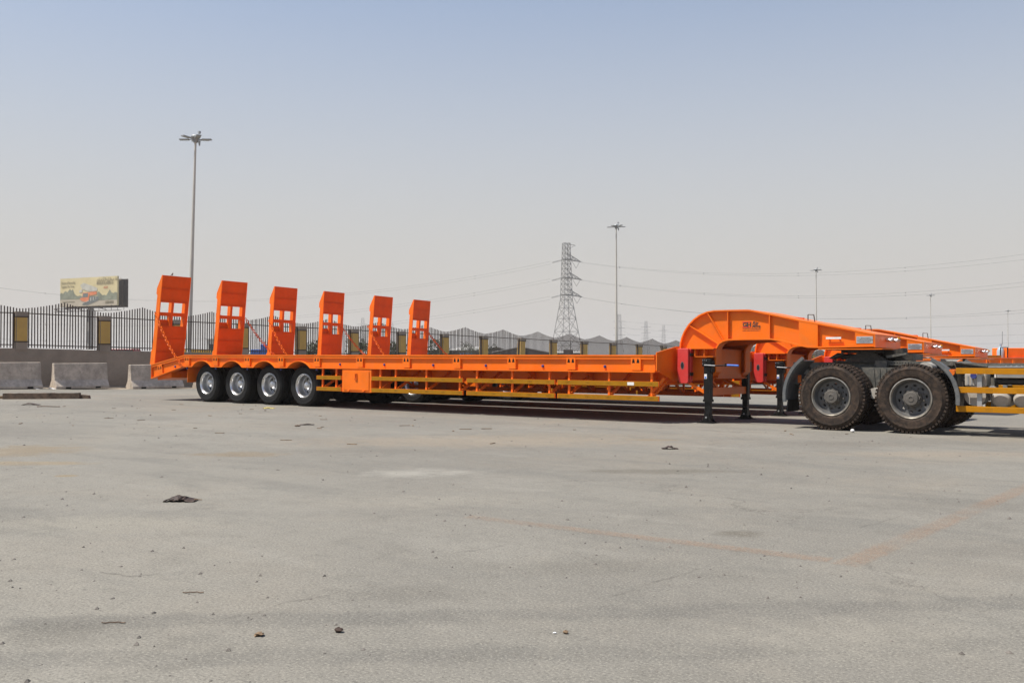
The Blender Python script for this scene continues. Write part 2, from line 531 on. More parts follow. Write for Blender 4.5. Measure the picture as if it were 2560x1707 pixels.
    base = mixc(t, ramp01(t, mot, .52, .70, 0, .34), base, (.125, .118, .108))
    base = mixc(t, ramp01(t, mot, .47, .30, 0, .28), base, (.255, .240, .215))
    mid = noise(t, pos, 2.6, 7, .7, .6)
    base = mixc(t, ramp01(t, mid, .53, .67, 0, .36), base, (.135, .128, .118))
    base = mixc(t, ramp01(t, mid, .45, .28, 0, .22), base, (.25, .232, .205))
    # fine aggregate
    ag = noise(t, pos, 72, 3, .8)
    ag2 = noise(t, pos, 34, 3, .7)
    base = mixc(t, ramp01(t, ag, .53, .64, 0, .52), base, (0.34, 0.325, 0.295))
    base = mixc(t, ramp01(t, ag, .46, .36, 0, .58), base, (0.075, 0.072, 0.068))
    base = mixc(t, ramp01(t, ag2, .58, .68, 0, .5), base, (0.083, 0.078, 0.073))
    # hairline cracks
    vo = NN(t, 'ShaderNodeTexVoronoi', feature='DISTANCE_TO_EDGE'); vo.inputs['Scale'].default_value = .16
    wp = NN(t, 'ShaderNodeVectorMath', operation='ADD')
    nz = NN(t, 'ShaderNodeTexNoise'); nz.inputs['Scale'].default_value = .9; nz.inputs['Detail'].default_value = 8; nz.inputs['Roughness'].default_value = .75
    t.links.new(pos, nz.inputs['Vector'])
    sc = NN(t, 'ShaderNodeVectorMath', operation='SCALE'); sc.inputs['Scale'].default_value = 1.6
    t.links.new(nz.outputs['Color'], sc.inputs[0])
    t.links.new(pos, wp.inputs[0]); t.links.new(sc.outputs[0], wp.inputs[1])
    t.links.new(wp.outputs[0], vo.inputs['Vector'])
    ck = mathn(t, 'MULTIPLY', ramp01(t, vo.outputs['Distance'], .0008, .0030, .55, 0), ramp01(t, noise(t, pos, .5, 4), .45, .6))
    base = mixc(t, ck, base, (0.062, 0.057, 0.052))
    base = mixc(t, 1.0, base, (.965, .945, .865), 'MULTIPLY')
    t.links.new(base, p.inputs['Base Color'])
    p.inputs['Roughness'].default_value = .93
    p.inputs['Specular IOR Level'].default_value = .25
    b1 = NN(t, 'ShaderNodeBump'); b1.inputs['Strength'].default_value = .35; b1.inputs['Distance'].default_value = .004
    t.links.new(ag, b1.inputs['Height'])
    b2 = NN(t, 'ShaderNodeBump'); b2.inputs['Strength'].default_value = .4; b2.inputs['Distance'].default_value = .03
    t.links.new(noise(t, pos, 5, 6, .65), b2.inputs['Height']); t.links.new(b1.outputs[0], b2.inputs['Normal'])
    t.links.new(b2.outputs[0], p.inputs['Normal'])
    xs = [-5000, -300, -60, -20, 0, 20, 200, 4000]
    vs = []; fs = []
    for x in xs:
        for (tt, z) in GT:
            vs.append((x, tt, z))
    n = len(GT)
    for i in range(len(xs) - 1):
        for j in range(n - 1):
            fs.append((i * n + j, (i + 1) * n + j, (i + 1) * n + j + 1, i * n + j + 1))
    mb = MB().raw(vs, fs)
    o = mb.build('ground', m)
    o['kind'] = 'structure'
    return o
ground = make_ground()

def make_paint():
    m, t, p = nodes_of('worn_orange_line_paint')
    pos = NN(t, 'ShaderNodeNewGeometry').outputs['Position']
    p.inputs['Base Color'].default_value = (.40, .215, .11, 1)
    p.inputs['Roughness'].default_value = .9
    tr = NN(t, 'ShaderNodeBsdfTransparent'); mx = NN(t, 'ShaderNodeMixShader')
    k = mathn(t, 'MULTIPLY', ramp01(t, noise(t, pos, 1.1, 5, .7), .28, .62), ramp01(t, noise(t, pos, 42, 4, .8), .34, .62))
    tcn = NN(t, 'ShaderNodeTexCoord'); sg = NN(t, 'ShaderNodeSeparateXYZ'); t.links.new(tcn.outputs['UV'], sg.inputs[0])
    edge = ramp01(t, mathn(t, 'ADD', mathn(t, 'ABSOLUTE', mathn(t, 'SUBTRACT', sg.outputs[1], .5)), mathn(t, 'MULTIPLY', mathn(t, 'SUBTRACT', noise(t, pos, 9, 4, .7), .5), .35)), .22, .46, 1, 0)
    k = mathn(t, 'MULTIPLY', mathn(t, 'MULTIPLY', k, edge), .25)
    t.links.new(k, mx.inputs[0]); t.links.new(tr.outputs[0], mx.inputs[1]); t.links.new(p.outputs[0], mx.inputs[2])
    t.links.new(mx.outputs[0], t.nodes['Material Output'].inputs[0])
    return m
m_line = make_paint()
def painted_line(a, b, w):
    a, b = Vector((*a, .004)), Vector((*b, .004))
    d = (b - a).normalized(); n = Vector((-d.y, d.x, 0)) * w / 2
    me = bpy.data.meshes.new('painted_line')
    me.from_pydata([a - n, b - n, b + n, a + n], [], [(0, 1, 2, 3)])
    uv = me.uv_layers.new()
    for i, c in enumerate(((0, 0), (1, 0), (1, 1), (0, 1))):
        uv.data[i].uv = c
    me.materials.append(m_line)
    return put('painted_line', me, ground)
painted_line((-4.5, 5.63), (-1.80, 5.70), .20)
painted_line((-1.69, 5.60), (-1.28, 10.4), .22)

# ------------------------------------------------------------------ wheels
def lugs(mb, r, y0, y1, n, h, w, skew=0):
    """blocky tread shoulders"""
    for i in range(n):
        t = 2 * math.pi * (i + skew) / n
        c, s_ = math.cos(t), math.sin(t)
        def P(dr, y, k):
            tt = t + k
            return ((r + dr) * math.cos(tt), y, (r + dr) * math.sin(tt))
        a = w / r / 2
        mb.hexa([P(-.02, y0, -a), P(-.02, y1, -a), P(-.02, y1, a), P(-.02, y0, a), P(h, y0, -a), P(h, y1, -a), P(h, y1, a), P(h, y0, a)])

def tyre_mesh(name, Rr, rim, wd, mat, nl, lh):
    k = Rr - rim
    pr = [(rim, .025), (rim + .012, .006), (rim + .10 * k, .002), (rim + .12 * k, -.002), (rim + .16 * k, -.004), (rim + .42 * k, -.010), (rim + .62 * k, -.006), (rim + .66 * k, -.010), (rim + .70 * k, -.003), (rim + .84 * k, .012), (rim + .93 * k, .03), (Rr - .012, .045)]
    gro = []
    for f in (.24, .42, .58, .76):
        y = wd * f
        gro += [(Rr - .003, y - .010), (Rr - .016, y - .007), (Rr - .016, y + .007), (Rr - .003, y + .010)]
    pr = pr + gro + [(r, wd - y) for r, y in reversed(pr)]
    mb = MB().lathe(pr, 56)
    if nl:
        lugs(mb, Rr - .006, .012, wd * .30, nl, lh, .038)
        lugs(mb, Rr - .006, wd * .70, wd - .012, nl, lh, .038, .5)
        lugs(mb, Rr - .006, wd * .34, wd * .66, nl, lh * .8, .045, .25)
    return mb.mesh(name, mat, 38)

# trailer wheels: bright deep-dish rims
TR, TRIM = .49, .285
me_ty_tr = tyre_mesh('tyre', TR, TRIM, .25, m_tyre_tr, 0, 0)
me_rim_tr = MB().lathe([(.286, .05), (.290, .018), (.283, .004), (.274, .002), (.266, .010), (.262, .022), (.250, .034), (.245, .06), (.240, .13), (.230, .180), (.205, .205)], 40).mesh('rim', m_chrome, 40)
holes = [circ(.168 * math.cos(2 * math.pi * i / 8), .168 * math.sin(2 * math.pi * i / 8), .029, .029, 12) for i in range(8)]
me_disc_tr = MB().prism(circ(0, 0, .215, n=40), .190, .204, holes=holes + [circ(0, 0, .07, n=20)]).mesh('wheel_disc', m_disc)
hub = MB().lathe([(.118, .191), (.116, .172), (.098, .165), (.096, .11), (.082, .096), (.078, .08), (.06, .074), (.057, .062), (.03, .056), (.0005, .055)], 24)
for i in range(8):
    a = 2 * math.pi * (i + .5) / 8
    hub.tube((.132 * math.cos(a), .192, .132 * math.sin(a)), (.132 * math.cos(a), .162, .132 * math.sin(a)), .012, n=6)
me_hub_tr = hub.mesh('hub', m_chrome, 35)
me_drum_tr = MB().lathe([(.2, .23), (.2, .45), (.0005, .45), (.0005, .23), (.2, .23)], 24).mesh('brake_drum', m_black, 40)

def trailer_wheel(parent, u, v, z, flip):
    w = put('wheel', me_rim_tr, parent, (u, v, z), (0, R(random.uniform(0, 360)), 0) if flip > 0 else (0, R(random.uniform(0, 360)), math.pi))
    put('tyre', me_ty_tr, w)
    put('tyre', me_ty_tr, w, (0, .30, 0))
    put('wheel_disc', me_disc_tr, w)
    put('hub', me_hub_tr, w)
    put('brake_drum', me_drum_tr, w)
    return w

# truck wheels: dusty lugged tyres on grey steel rims
KR, KRIM = .530, .315
me_ty_tk = tyre_mesh('tyre', KR, KRIM, .29, m_tyre_tk, 56, .015)
me_lip_tk = MB().lathe([(.316, .05), (.320, .020), (.312, .004), (.302, .001), (.294, .008), (.290, .022), (.281, .034)], 48).mesh('rim', m_rimlip, 40)
me_well_tk = MB().lathe([(.2815, .033), (.272, .06), (.266, .12), (.252, .150), (.235, .165)], 48).mesh('rim_well', m_rimgrey, 40)
holes = [circ(.205 * math.cos(2 * math.pi * i / 10), .205 * math.sin(2 * math.pi * i / 10), .017, .027, 12, 2 * math.pi * i / 10) for i in range(10)]
me_disc_tk = MB().prism(circ(0, 0, .255, n=40), .150, .164, holes=holes + [circ(0, 0, .09, n=20)]).mesh('wheel_disc', m_rimgrey)
cap = MB().lathe([(.14, .152), (.138, .125), (.122, .118), (.120, .085), (.118, .075)], 30)
fl = []
for i in range(60):
    a = 2 * math.pi * i / 60
    r = .124 + .008 * math.cos(10 * a)
    fl.append((r * math.cos(a), r * math.sin(a)))
cap.prism(fl, .05, .078)
cap.lathe([(.108, .052), (.106, .02), (.098, .012), (.05, .010), (.046, .004), (.03, .003), (.028, .010), (.0005, .010)], 30)
for i in range(10):
    a = 2 * math.pi * (i + .5) / 10
    cap.tube((.168 * math.cos(a), .152, .168 * math.sin(a)), (.168 * math.cos(a), .118, .168 * math.sin(a)), .0145, n=6)
me_hub_tk = cap.mesh('hub', m_hubgrey, 35)
me_drum_tk = MB().lathe([(.21, .21), (.21, .52), (.0005, .52), (.0005, .21), (.21, .21)], 24).mesh('brake_drum', m_darksteel, 40)

def truck_wheel(parent, u, v, z, flip):
    w = put('wheel', me_lip_tk, parent, (u, v, z), (0, R(random.uniform(0, 360)), 0 if flip > 0 else math.pi))
    put('tyre', me_ty_tk, w)
    put('tyre', me_ty_tk, w, (0, .335, 0), (0, R(3), 0))
    put('rim_well', me_well_tk, w)
    put('wheel_disc', me_disc_tk, w)
    put('hub', me_hub_tk, w)
    put('brake_drum', me_drum_tk, w)
    return w

# ------------------------------------------------------------------ lowbed trailer
W = 3.2
SRX, T0 = -23.14, 15.2
POCK = [1.563, 2.747, 4.008, 5.257, 6.507, 7.897, 9.296, 10.69, 12.09, 13.476, 14.86]
AX = [2.211, 3.44, 4.671, 5.909]
ARCH_R = .594

def build_trailer():
    T = thing('lowbed_trailer', '', 'trailer', (SRX, T0, 0))
    near = lambda v: v
    farv = lambda v: W - v
    def yb(mb, x0, x1, v0, v1, z0, z1, f):
        a, b = sorted((f(v0), f(v1)))
        return mb.box(x0, x1, a, b, z0, z1)
    # --- side rails with flange, lip, arched web, stake pockets, lights
    web = [(.004, .60), (1.39, .932)]
    for a in AX:
        web += [(p[0], max(p[1], .932)) for p in arc(a, .491, ARCH_R, 180 - math.degrees(math.asin(.441 / ARCH_R)), math.degrees(math.asin(.441 / ARCH_R)), 14)]
    web += [(15.23, .932), (15.23, 1.137), (1.476, 1.137), (.004, .882)]
    for f in (near, farv):
        lo = lambda a, b: sorted((f(a), f(b)))
        rail = MB().prism(web, *lo(.038, .052)).build('side_rail', m_orange, T)
        MB().prism([(0, .94), (1.474, 1.195), (15.235, 1.195), (15.235, 1.221), (1.47, 1.221), (0, .966)], *lo(-.012, .14)).build('top_flange', m_orange, rail)
        MB().prism([(0, .885), (1.474, 1.14), (15.232, 1.14), (15.232, 1.194), (1.475, 1.194), (0, .939)], *lo(.0, .036)).build('lip', m_orange, rail)
        bf = MB()
        edges = [1.40] + [e for a in AX for e in (a - .402, a + .402)] + [15.25]
        for i in range(0, len(edges), 2):
            yb(bf, edges[i], edges[i + 1], -.02, .14, .905, .930, f)
        a_, b_ = lo(-.02, .14)
        bf.strip([(0, .598), (1.40, .930)], a_, b_, .025)
        each(bf, 'bottom_flange', m_orange, rail)
        for a in AX:
            st = MB().strip(arc(a, .491, ARCH_R - .003, 180 - math.degrees(math.asin(.43 / ARCH_R)), math.degrees(math.asin(.43 / ARCH_R)), 16), *lo(-.03, .62), .018)
            st.build('fender_arch', m_orange, rail, smooth=30)
        endp = MB(); yb(endp, -.018, -.001, -.014, .14, .57, .968, f); endp.build('end_plate', m_orange, rail)
        # stake pockets: a proud plate with two tapered slots each
        def slot(cx):
            return [(cx - .031, 1.072), (cx + .031, 1.072), (cx + .013, 1.158), (cx - .013, 1.158)]
        pm = MB().prism([(-.1, .945), (.1, .945), (.1, 1.193), (-.1, 1.193)], *lo(-.004, -.0005), holes=[slot(-.046), slot(.046)])
        for sx in (-1, 1):
            yb(pm, sx * .096 - .004, sx * .096 + .004, -.003, .037, .946, 1.138, f)
        me = pm.mesh('stake_pocket', m_orange)
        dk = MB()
        yb(dk, -.088, .088, .0015, .003, 1.065, 1.165, f)  # black sheet standing in for the shade inside the slots
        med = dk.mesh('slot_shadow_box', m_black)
        for u in POCK:
            put('stake_pocket', me, rail, (u, 0, 0)); put('slot_shade', med, rail, (u, 0, 0))
        q = put('stake_pocket', me, rail, (.35, 0, 0), (0, 0, 0))
        qm = Matrix.Translation((.35, 0, 1.0)) @ Matrix.Rotation(-R(9.8), 4, 'Y') @ Matrix.Translation((0, 0, -1.245))
        q.matrix_local = qm
        q2 = put('slot_shade', med, rail)
        q2.matrix_local = qm
        ml = MB().lathe([(.0005, -.03), (.018, -.028), (.026, -.018), (.028, 0)], 12).mesh('marker_light', m_blue, 40)
        for u in (7.244, 8.623, 10.032, 11.427, 12.815, 14.2):
            put('marker_light', ml, rail, (u, f(.038), 1.004), (0, 0, 0 if f is near else math.pi))
        for u, z in ((1.016, .91), (1.543, .873), (2.753, .873), (3.998, .873), (5.24, .873), (6.49, .875)):
            put('marker_light', ml, rail, (u, f(.03), z), (0, 0, 0 if f is near else math.pi))
            mb = MB(); yb(mb, u - .02, u + .02, .032, .04, z - .02, .91, f); mb.build('light_bracket', m_black, rail)
        # mud plate behind the rear axle
        mb = MB(); yb(mb, 1.522, 1.534, .05, .78, .50, .90, f); mb.build('mud_plate', m_orange, T)
    # --- deck plates
    for i in range(10):
        a = 1.48 + i * 1.375; b = a + 1.37
        MB().box(a, b, .145, W - .145, 1.182, 1.206).build('deck_plate', m_orange, T)
    dp = MB().prism([(.0, .925), (1.472, 1.180), (1.472, 1.204), (0, .949)], .145, W - .145); dp.build('tail_deck_plate', m_orange, T)
    # --- main beams and cross members
    for f in (near, farv):
        mb = MB(); yb(mb, 1.4, 15.26, .84, .86, .70, 1.175, f); yb(mb, 1.4, 15.26, .75, .95, .676, .70, f)
        mb.build('main_beam', m_orange, T)
    for u in POCK[4:]:
        mb = MB().box(u - .04, u + .04, .06, .835, .99, 1.175).box(u - .04, u + .04, W - .835, W - .06, .99, 1.175).box(u - .05, u + .05, .87, W - .87, .86, 1.17)
        each(mb, 'cross_member', m_orange, T)
        for f in (near, farv):
            mb = MB().prism([(f(.83), .72), (f(.83), .985), (f(.35), .985)], u - .008, u + .008, 'yz')
            mb.build('bracket', m_orange, T)
    # --- tail
    MB().prism([(.1, .535), (.1, .655), (.72, .79), (.72, .61)], .12, W - .12).build('rear_bumper', m_orange, T)
    each(MB().prism([(.06, .58), (.06, .915), (1.39, 1.12), (1.39, .9)], .8, .84).box(.02, .05, .1, W - .1, .60, .91), 'tail_frame', m_orange, T)
    # --- axles and wheels
    for u in AX:
        MB().tube((u, .5, .493), (u, W - .5, .493), .07, n=14).build('axle', m_black, T, smooth=40)
        each(MB().box(u - .07, u + .07, .75, .95, .52, .675).box(u - .07, u + .07, W - .95, W - .75, .52, .675), 'spring_seat', m_black, T)
        trailer_wheel(T, u, .14, .492, 1)
        trailer_wheel(T, u, W - .14, .492, -1)
    # --- ramps
    hx = []
    for y0 in (.10, 2.10):
        holes = []
        for z0, z1 in ((1.45, 1.72), (1.08, 1.35)):
            for a, b in ((.03, .375), (.445, .80)):
                holes.append([(a, z0), (b, z0), (b, z1), (a, z1)])
        Lr = 2.46
        rp = MB().prism([(0.022, 1.055), (.888, 1.055), (.888, 1.745), (.022, 1.745)], -.012, 0, 'yz', holes=holes)
        ramp = rp.build('ramp', m_orange_shade, T, loc=(-.045, y0, .95), rot=(0, R(7.4), 0))
        for z0, z1 in ((0, .352), (.364, .712), (.724, 1.043), (1.757, 2.092), (2.104, Lr)):
            MB().box(-.012, 0, .022, .888, z0, z1).build('ramp_panel', m_orange_shade, ramp)
        MB().box(-.020, -.014, .024, .886, .1, 1.072).build('backing_plate', m_orange_shade, ramp)
        MB().box(-.020, -.014, .024, .886, 1.73, 2.4).build('backing_plate', m_orange_shade, ramp)
        prof = [(.004, -.01), (.004, Lr), (-.02, Lr + .002), (-.20, 2.08), (-.20, 1.93), (-.155, 1.90), (-.155, .42), (-.20, .36), (-.20, -.01)]
        for a, b in ((0, .02), (.89, .91)):
            MB().prism(prof, a, b).build('side_plate', m_orange, ramp)
        MB().prism([(-.012, 2.40), (-.03, 2.40), (-.17, 2.12), (-.17, .1), (-.15, .1), (-.15, 2.1)], .03, .06).build('rear_rib', m_orange, ramp)
        for a in (.375, .80):
            MB().box(-.145, -.013, a + .002, a + .02, 1.06, 1.74).build('rib', m_orange, ramp)
        MB().box(-.15, -.10, .02, .36, 1.06, 1.24).build('rear_stop', m_orange_shade, ramp)
        MB().box(-.145, -.013, .022, .886, 1.36, 1.375).build('cross_rib', m_orange_shade, ramp)
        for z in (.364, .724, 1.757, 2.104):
            MB().box(.0005, .016, .03, .88, z + .001, z + .016).build('grip_bar', m_orange_shade, ramp)
        MB().tube((-.03, .03, -.02), (-.03, .88, -.02), .03, n=10).build('hinge_pin', m_orange, ramp)
    # --- restraint chains
    def chain(p0, p1, sag, mat):
        mb = MB(); n = 24
        p0, p1 = Vector(p0), Vector(p1)
        pts = [p0.lerp(p1, i / n) - Vector((0, 0, sag * 4 * (i / n) * (1 - i / n))) for i in range(n + 1)]
        for i in range(n):
            a, b = pts[i], pts[i + 1]
            d = (b - a).normalized(); c = (a + b) / 2
            s1 = d.cross(Vector((0, 1, 0))).normalized(); s2 = d.cross(s1)
            w = s1 if i % 2 else s2
            L = (b - a).length * .62
            ring = []
            for k in range(8):
                t = 2 * math.pi * k / 8
                ring.append(c + d * math.cos(t) * L + w * math.sin(t) * .034)
            for k in range(8):
                mb.tube(ring[k], ring[(k + 1) % 8], .0095, n=5)
        c = mb.build('chain', mat, T); c['kind'] = 'stuff'
        return c
    chain((.04, .06, 2.36), (1.40, -.04, .955), .15, m_orange)
    chain((.04, 3.06, 2.36), (1.62, 3.24, 1.0), .13, m_orange_shade)
    # --- side guards, tool box
    SEG = [(6.52, 7.333, (6.671, 7.119)), (8.276, 10.868, (8.50, 8.957, 9.838, 10.748)), (10.965, 13.125, (11.196, 12.08, 12.966)), (13.18, 15.328, (13.413, 14.285, 15.161))]
    for f in (near, farv):
        for a, b, posts in SEG:
            for z0, z1 in ((.655, .745), (.397, .487)):
                g = MB(); yb(g, a, b, -.012, .028, z0, z1, f); g = g.build('side_guard', m_orange, T)
                st = MB(); yb(st, a + .012, b - .012, -.018, -.0135, z0 + .003, z1 - .003, f)
                st.build('reflective_strip', m_strip, g)
            for u in posts:
                mb = MB(); yb(mb, u - .019, u + .019, .0295, .065, .40, .904, f); mb.build('guard_post', m_orange, g)
                mb = MB().beam((u, f(.07), .46), (u, f(.83), .86), .035, .05); mb.build('diagonal_brace', m_orange, g)
        tb = MB(); yb(tb, 7.36, 8.268, -.008, .62, .388, .895, f); tb = tb.build('tool_box', m_orange, T)
        yb_ = MB(); yb(yb_, 7.42, 8.21, -.022, -.0095, .43, .855, f); door = yb_.build('door', m_orange, tb, bevel=.004)
        mb = MB(); yb(mb, 7.79, 7.805, -.04, -.024, .70, .80, f); yb(mb, 7.835, 7.85, -.04, -.024, .70, .80, f); yb(mb, 7.79, 7.85, -.04, -.024, .79, .805, f); yb(mb, 7.785, 7.855, -.046, -.024, .66, .70, f)
        mb.build('latch', m_orange_shade, tb)
        for u in (7.58, 8.05):
            mb = MB(); yb(mb, u - .035, u + .035, -.04, -.01, .405, .432, f); mb.build('hinge', m_orange, tb)
    MB().box(14.70, 14.835, -.0215, -.0185, .672, .728).build('white_label', m_white, T)
    # --- front bulkhead
    MB().prism([(0.0, .936), (0.0, 1.262), (.80, 1.385), (2.40, 1.385), (3.2, 1.262), (3.2, .936), (2.5, .75), (.7, .75)], 15.262, 15.282, 'yz').build('front_bulkhead', m_orange, T)
    each(MB().box(15.285, 15.32, .03, .84, .925, .94).box(15.285, 15.32, W - .84, W - .03, .925, .94), 'bulkhead_rib', m_orange, T)
    # --- gooseneck
    top = [(15.330, 1.20), (15.330, 1.348), (15.337, 1.440), (15.366, 1.552), (15.420, 1.671), (15.502, 1.785), (15.610, 1.887), (15.735, 1.966), (15.870, 2.015), (16.005, 2.034), (16.270, 2.034), (16.640, 2.030), (16.70, 2.024), (17.04, 1.949), (17.59, 1.827), (17.87, 1.771), (18.40, 1.661), (18.805, 1.574)]
    bot = [(15.904, .778), (16.055, .921), (16.057, 1.31), (16.073, 1.365), (16.115, 1.425), (16.19, 1.468), (16.289, 1.489), (16.565, 1.493), (17.055, 1.493), (17.194, 1.470), (17.708, 1.352), (17.885, 1.348), (18.805, 1.362)]
    GN, GF = .80, 2.40
    webp = [(15.352, .74)] + [(p[0] + .008, p[1] - .012) for p in top] + [(p[0] + (-.008 if i < 4 else 0), p[1] + .012) for i, p in reversed(list(enumerate(bot)))]
    goose = MB().prism(webp, GN + .065, GN + .083).build('gooseneck', m_orange, T)
    MB().prism(webp, GF - .083, GF - .065).build('far_web', m_orange, goose)
    MB().strip(top, GN, GF, .026).build('top_flange', m_orange, goose, smooth=25)
    MB().strip(bot[::-1], GN, GN + .24, .026).build('bottom_flange', m_orange, goose, smooth=25)
    MB().strip(bot[::-1], GF - .24, GF, .026).build('bottom_flange', m_orange, goose, smooth=25)
    def stiff(a, b, w=.016):
        for y0, y1 in ((GN + .006, GN + .0645), (GF - .0645, GF - .006)):
            d = Vector((b[0] - a[0], b[1] - a[1])).normalized(); n = Vector((-d.y, d.x)) * w / 2
            MB().prism([(a[0] - n.x, a[1] - n.y), (b[0] - n.x, b[1] - n.y), (b[0] + n.x, b[1] + n.y), (a[0] + n.x, a[1] + n.y)], y0, y1).build('stiffener', m_orange, goose)
    stiff((15.515, 1.775), (16.085, 1.425)); stiff((15.878, 1.995), (16.185, 1.490))
    stiff((16.271, 1.497), (16.271, 2.006)); stiff((17.041, 1.498), (17.041, 1.925))
    for y0, y1 in ((GN + .004, GN + .0645), (GF - .0645, GF - .004)):
        MB().prism([(17.56, 1.392), (17.885, 1.353), (17.885, 1.742), (17.56, 1.806)], y0, y1).build('doubler_plate', m_orange, goose)
        MB().prism([(18.50, 1.360), (18.80, 1.365), (18.80, 1.547), (18.50, 1.611)], y0, y1).build('doubler_plate', m_orange, goose)
    # nose face, rubbing plate, kingpin
    MB().box(18.806, 18.824, GN + .002, GF - .002, 1.352, 1.572).build('nose_plate', m_orange, goose)
    MB().box(17.90, 18.94, GN - .02, GF + .02, 1.318, 1.334).prism([(18.94, GN - .02), (19.02, GN + .3), (19.02, GF - .3), (18.94, GF + .02)], 1.318, 1.334, 'xy').build('rubbing_plate', m_orange, goose)
    MB().tube((18.45, 1.6, 1.20), (18.45, 1.6, 1.318), .045, n=12).build('kingpin', m_darksteel, goose)
    MB().box(18.70, 18.812, 1.55, 1.95, 1.46, 1.53).build('front_recess', m_orange_shade, goose)
    for y in (1.50, 1.86):
        c = MB().tube((18.824, y, 1.49), (18.90, y, 1.49), .028, n=10).tube((18.89, y, 1.475), (18.93, y, 1.51), .04, .034, n=10).tube((18.85, y - .05, 1.495), (18.85, y + .05, 1.495), .018, n=8)
        c.build('air_coupling', m_chrome, goose, smooth=40)
    MB().tube((18.93, 1.86, 1.515), (18.94, 1.86, 1.535), .034, .03, n=10).build('coupling_cap', m_strip2, goose, smooth=40)
    hp = MB()
    for p, q in (((17.62, 1.1, 1.81), (17.62, 1.1, 1.93)), ((17.62, 1.1, 1.93), (17.72, 1.1, 1.925)), ((17.72, 1.1, 1.925), (17.74, 1.1, 1.79))):
        hp.tube(p, q, .009, n=6)
    hp.build('hose_hoop', m_darksteel, goose)
    # lower box: shelves and stiffeners
    each(MB().box(15.336, 16.07, .66, .864, 1.334, 1.348).box(15.70, 16.05, .68, .864, 1.19, 1.204), 'shelf', m_orange, goose)
    for u in (15.69, 15.87):
        MB().box(u - .007, u + .007, .69, .864, 1.205, 1.333).build('shelf_rib', m_orange, goose)
    MB().box(15.885, 15.90, .72, .864, .80, 1.189).build('shelf_rib', m_orange, goose)
    MB().prism([(15.90, .80), (16.045, .935), (16.045, 1.0), (15.90, .86)], .80, .864).build('corner_gusset', m_orange, goose)
    MB().prism([(15.352, 1.345), (15.352, 2.0), (17.4, 1.9), (17.4, 1.52)], 1.55, 1.565).build('centre_web', m_orange_shade, goose)
    MB().box(15.36, 16.02, GN + .09, GF - .09, .80, .815).build('box_floor', m_orange, goose)
    MB().box(15.96, 15.978, GN + .245, GF - .245, .80, 1.33).build('throat_panel', m_orange, goose)
    MB().box(15.40, 15.96, GN + .09, GF - .09, 1.332, 1.346).build('box_lid', m_orange, goose)
    # grab bar, data plate, logo
    MB().box(18.02, 18.27, GN + .012, GN + .035, 1.494, 1.528).box(18.05, 18.07, GN + .035, GN + .064, 1.50, 1.52).box(18.22, 18.24, GN + .035, GN + .064, 1.50, 1.52).build('reflector_bar', m_white, goose)
    pl = MB().box(18.525, 18.785, GN - .0015, GN + .0025, 1.421, 1.533).build('data_plate', m_plate, goose)
    for i, (w_, x_) in enumerate(((.14, .075), (.19, .05), (.225, .018), (.225, .018), (.16, .05))):
        mb = MB(); x = 18.525 + x_; z = 1.508 - i * .018
        while x < 18.525 + x_ + w_:
            l = random.uniform(.008, .02); mb.box(x, x + l, GN - .003, GN - .0018, z - .004, z + .004); x += l + .005
        mb.build('plate_print', m_ink, pl)
    MB().lathe([(.010, -.0012), (.014, -.0012)], 10, (18.557, GN - .0015, 1.506)).build('plate_emblem', m_ink, pl)
    LY = GN + .0625
    for z0, z1 in ((1.800, 1.816), (1.712, 1.730)):
        MB().box(16.526, 16.690, LY, LY + .0015, z0, z1).build('logo_bar', m_redink, goose)
    text('logo_letter', 'G', .098, m_ink, goose, (16.530, LY, 1.734), offset=.0035, sx=1.12)
    text('logo_letter', 'H', .098, m_ink, goose, (16.606, LY - .001, 1.734), offset=.0035, sx=1.2)
    MB().box(16.622, 16.634, LY - .002, LY - .0006, 1.712, 1.75).build('logo_stem', m_ink, goose)
    text('logo_word', 'Rig', .088, m_ink, goose, (16.705, LY, 1.762), shear=.35, offset=.001, sx=.95)
    text('logo_word', 'Move.', .078, m_ink, goose, (16.70, LY, 1.712), shear=.35, offset=.001, sx=.86)
    for z_, h_ in ((1.692, .012), (1.660, .010)):      # two lines of small print too fine to read
        mb = MB(); x = 16.528
        while x < 16.86:
            l = random.uniform(.006, .018); k_ = random.uniform(.6, 1.2) * h_
            mb.box(x, min(x + l, 16.872), LY, LY + .001, z_ - k_ / 2, z_ + k_ / 2); x += l + random.uniform(.002, .006)
        mb.build('logo_small_print', m_ink, goose)['kind'] = 'stuff'
    # --- extinguisher cabinet
    fr = [(15.425, 1.345), (15.41, 1.33), (15.405, .90), (15.437, .735), (15.46, .715), (15.60, .715), (15.622, .735), (15.622, 1.33), (15.605, 1.345)]
    bx = MB().prism(fr, .56, .635).build('extinguisher_cabinet', m_red, T, bevel=.012)
    MB().prism([(p[0] + (.012 if p[0] > 15.5 else -.0), p[1]) for p in fr], .642, .73).build('cabinet_back', m_red, bx, bevel=.008)
    MB().prism(circ(15.508, 1.035, .036, .07, 20), .5565, .5595).build('cabinet_window', m_fender, bx)
    MB().prism(circ(15.508, 1.035, .026, .055, 20), .5545, .5562).build('window_pane', m_glass, bx)
    for z in (.85, 1.2):
        MB().box(15.636, 15.66, .60, .70, z, z + .06).build('cabinet_clip', m_black, bx)
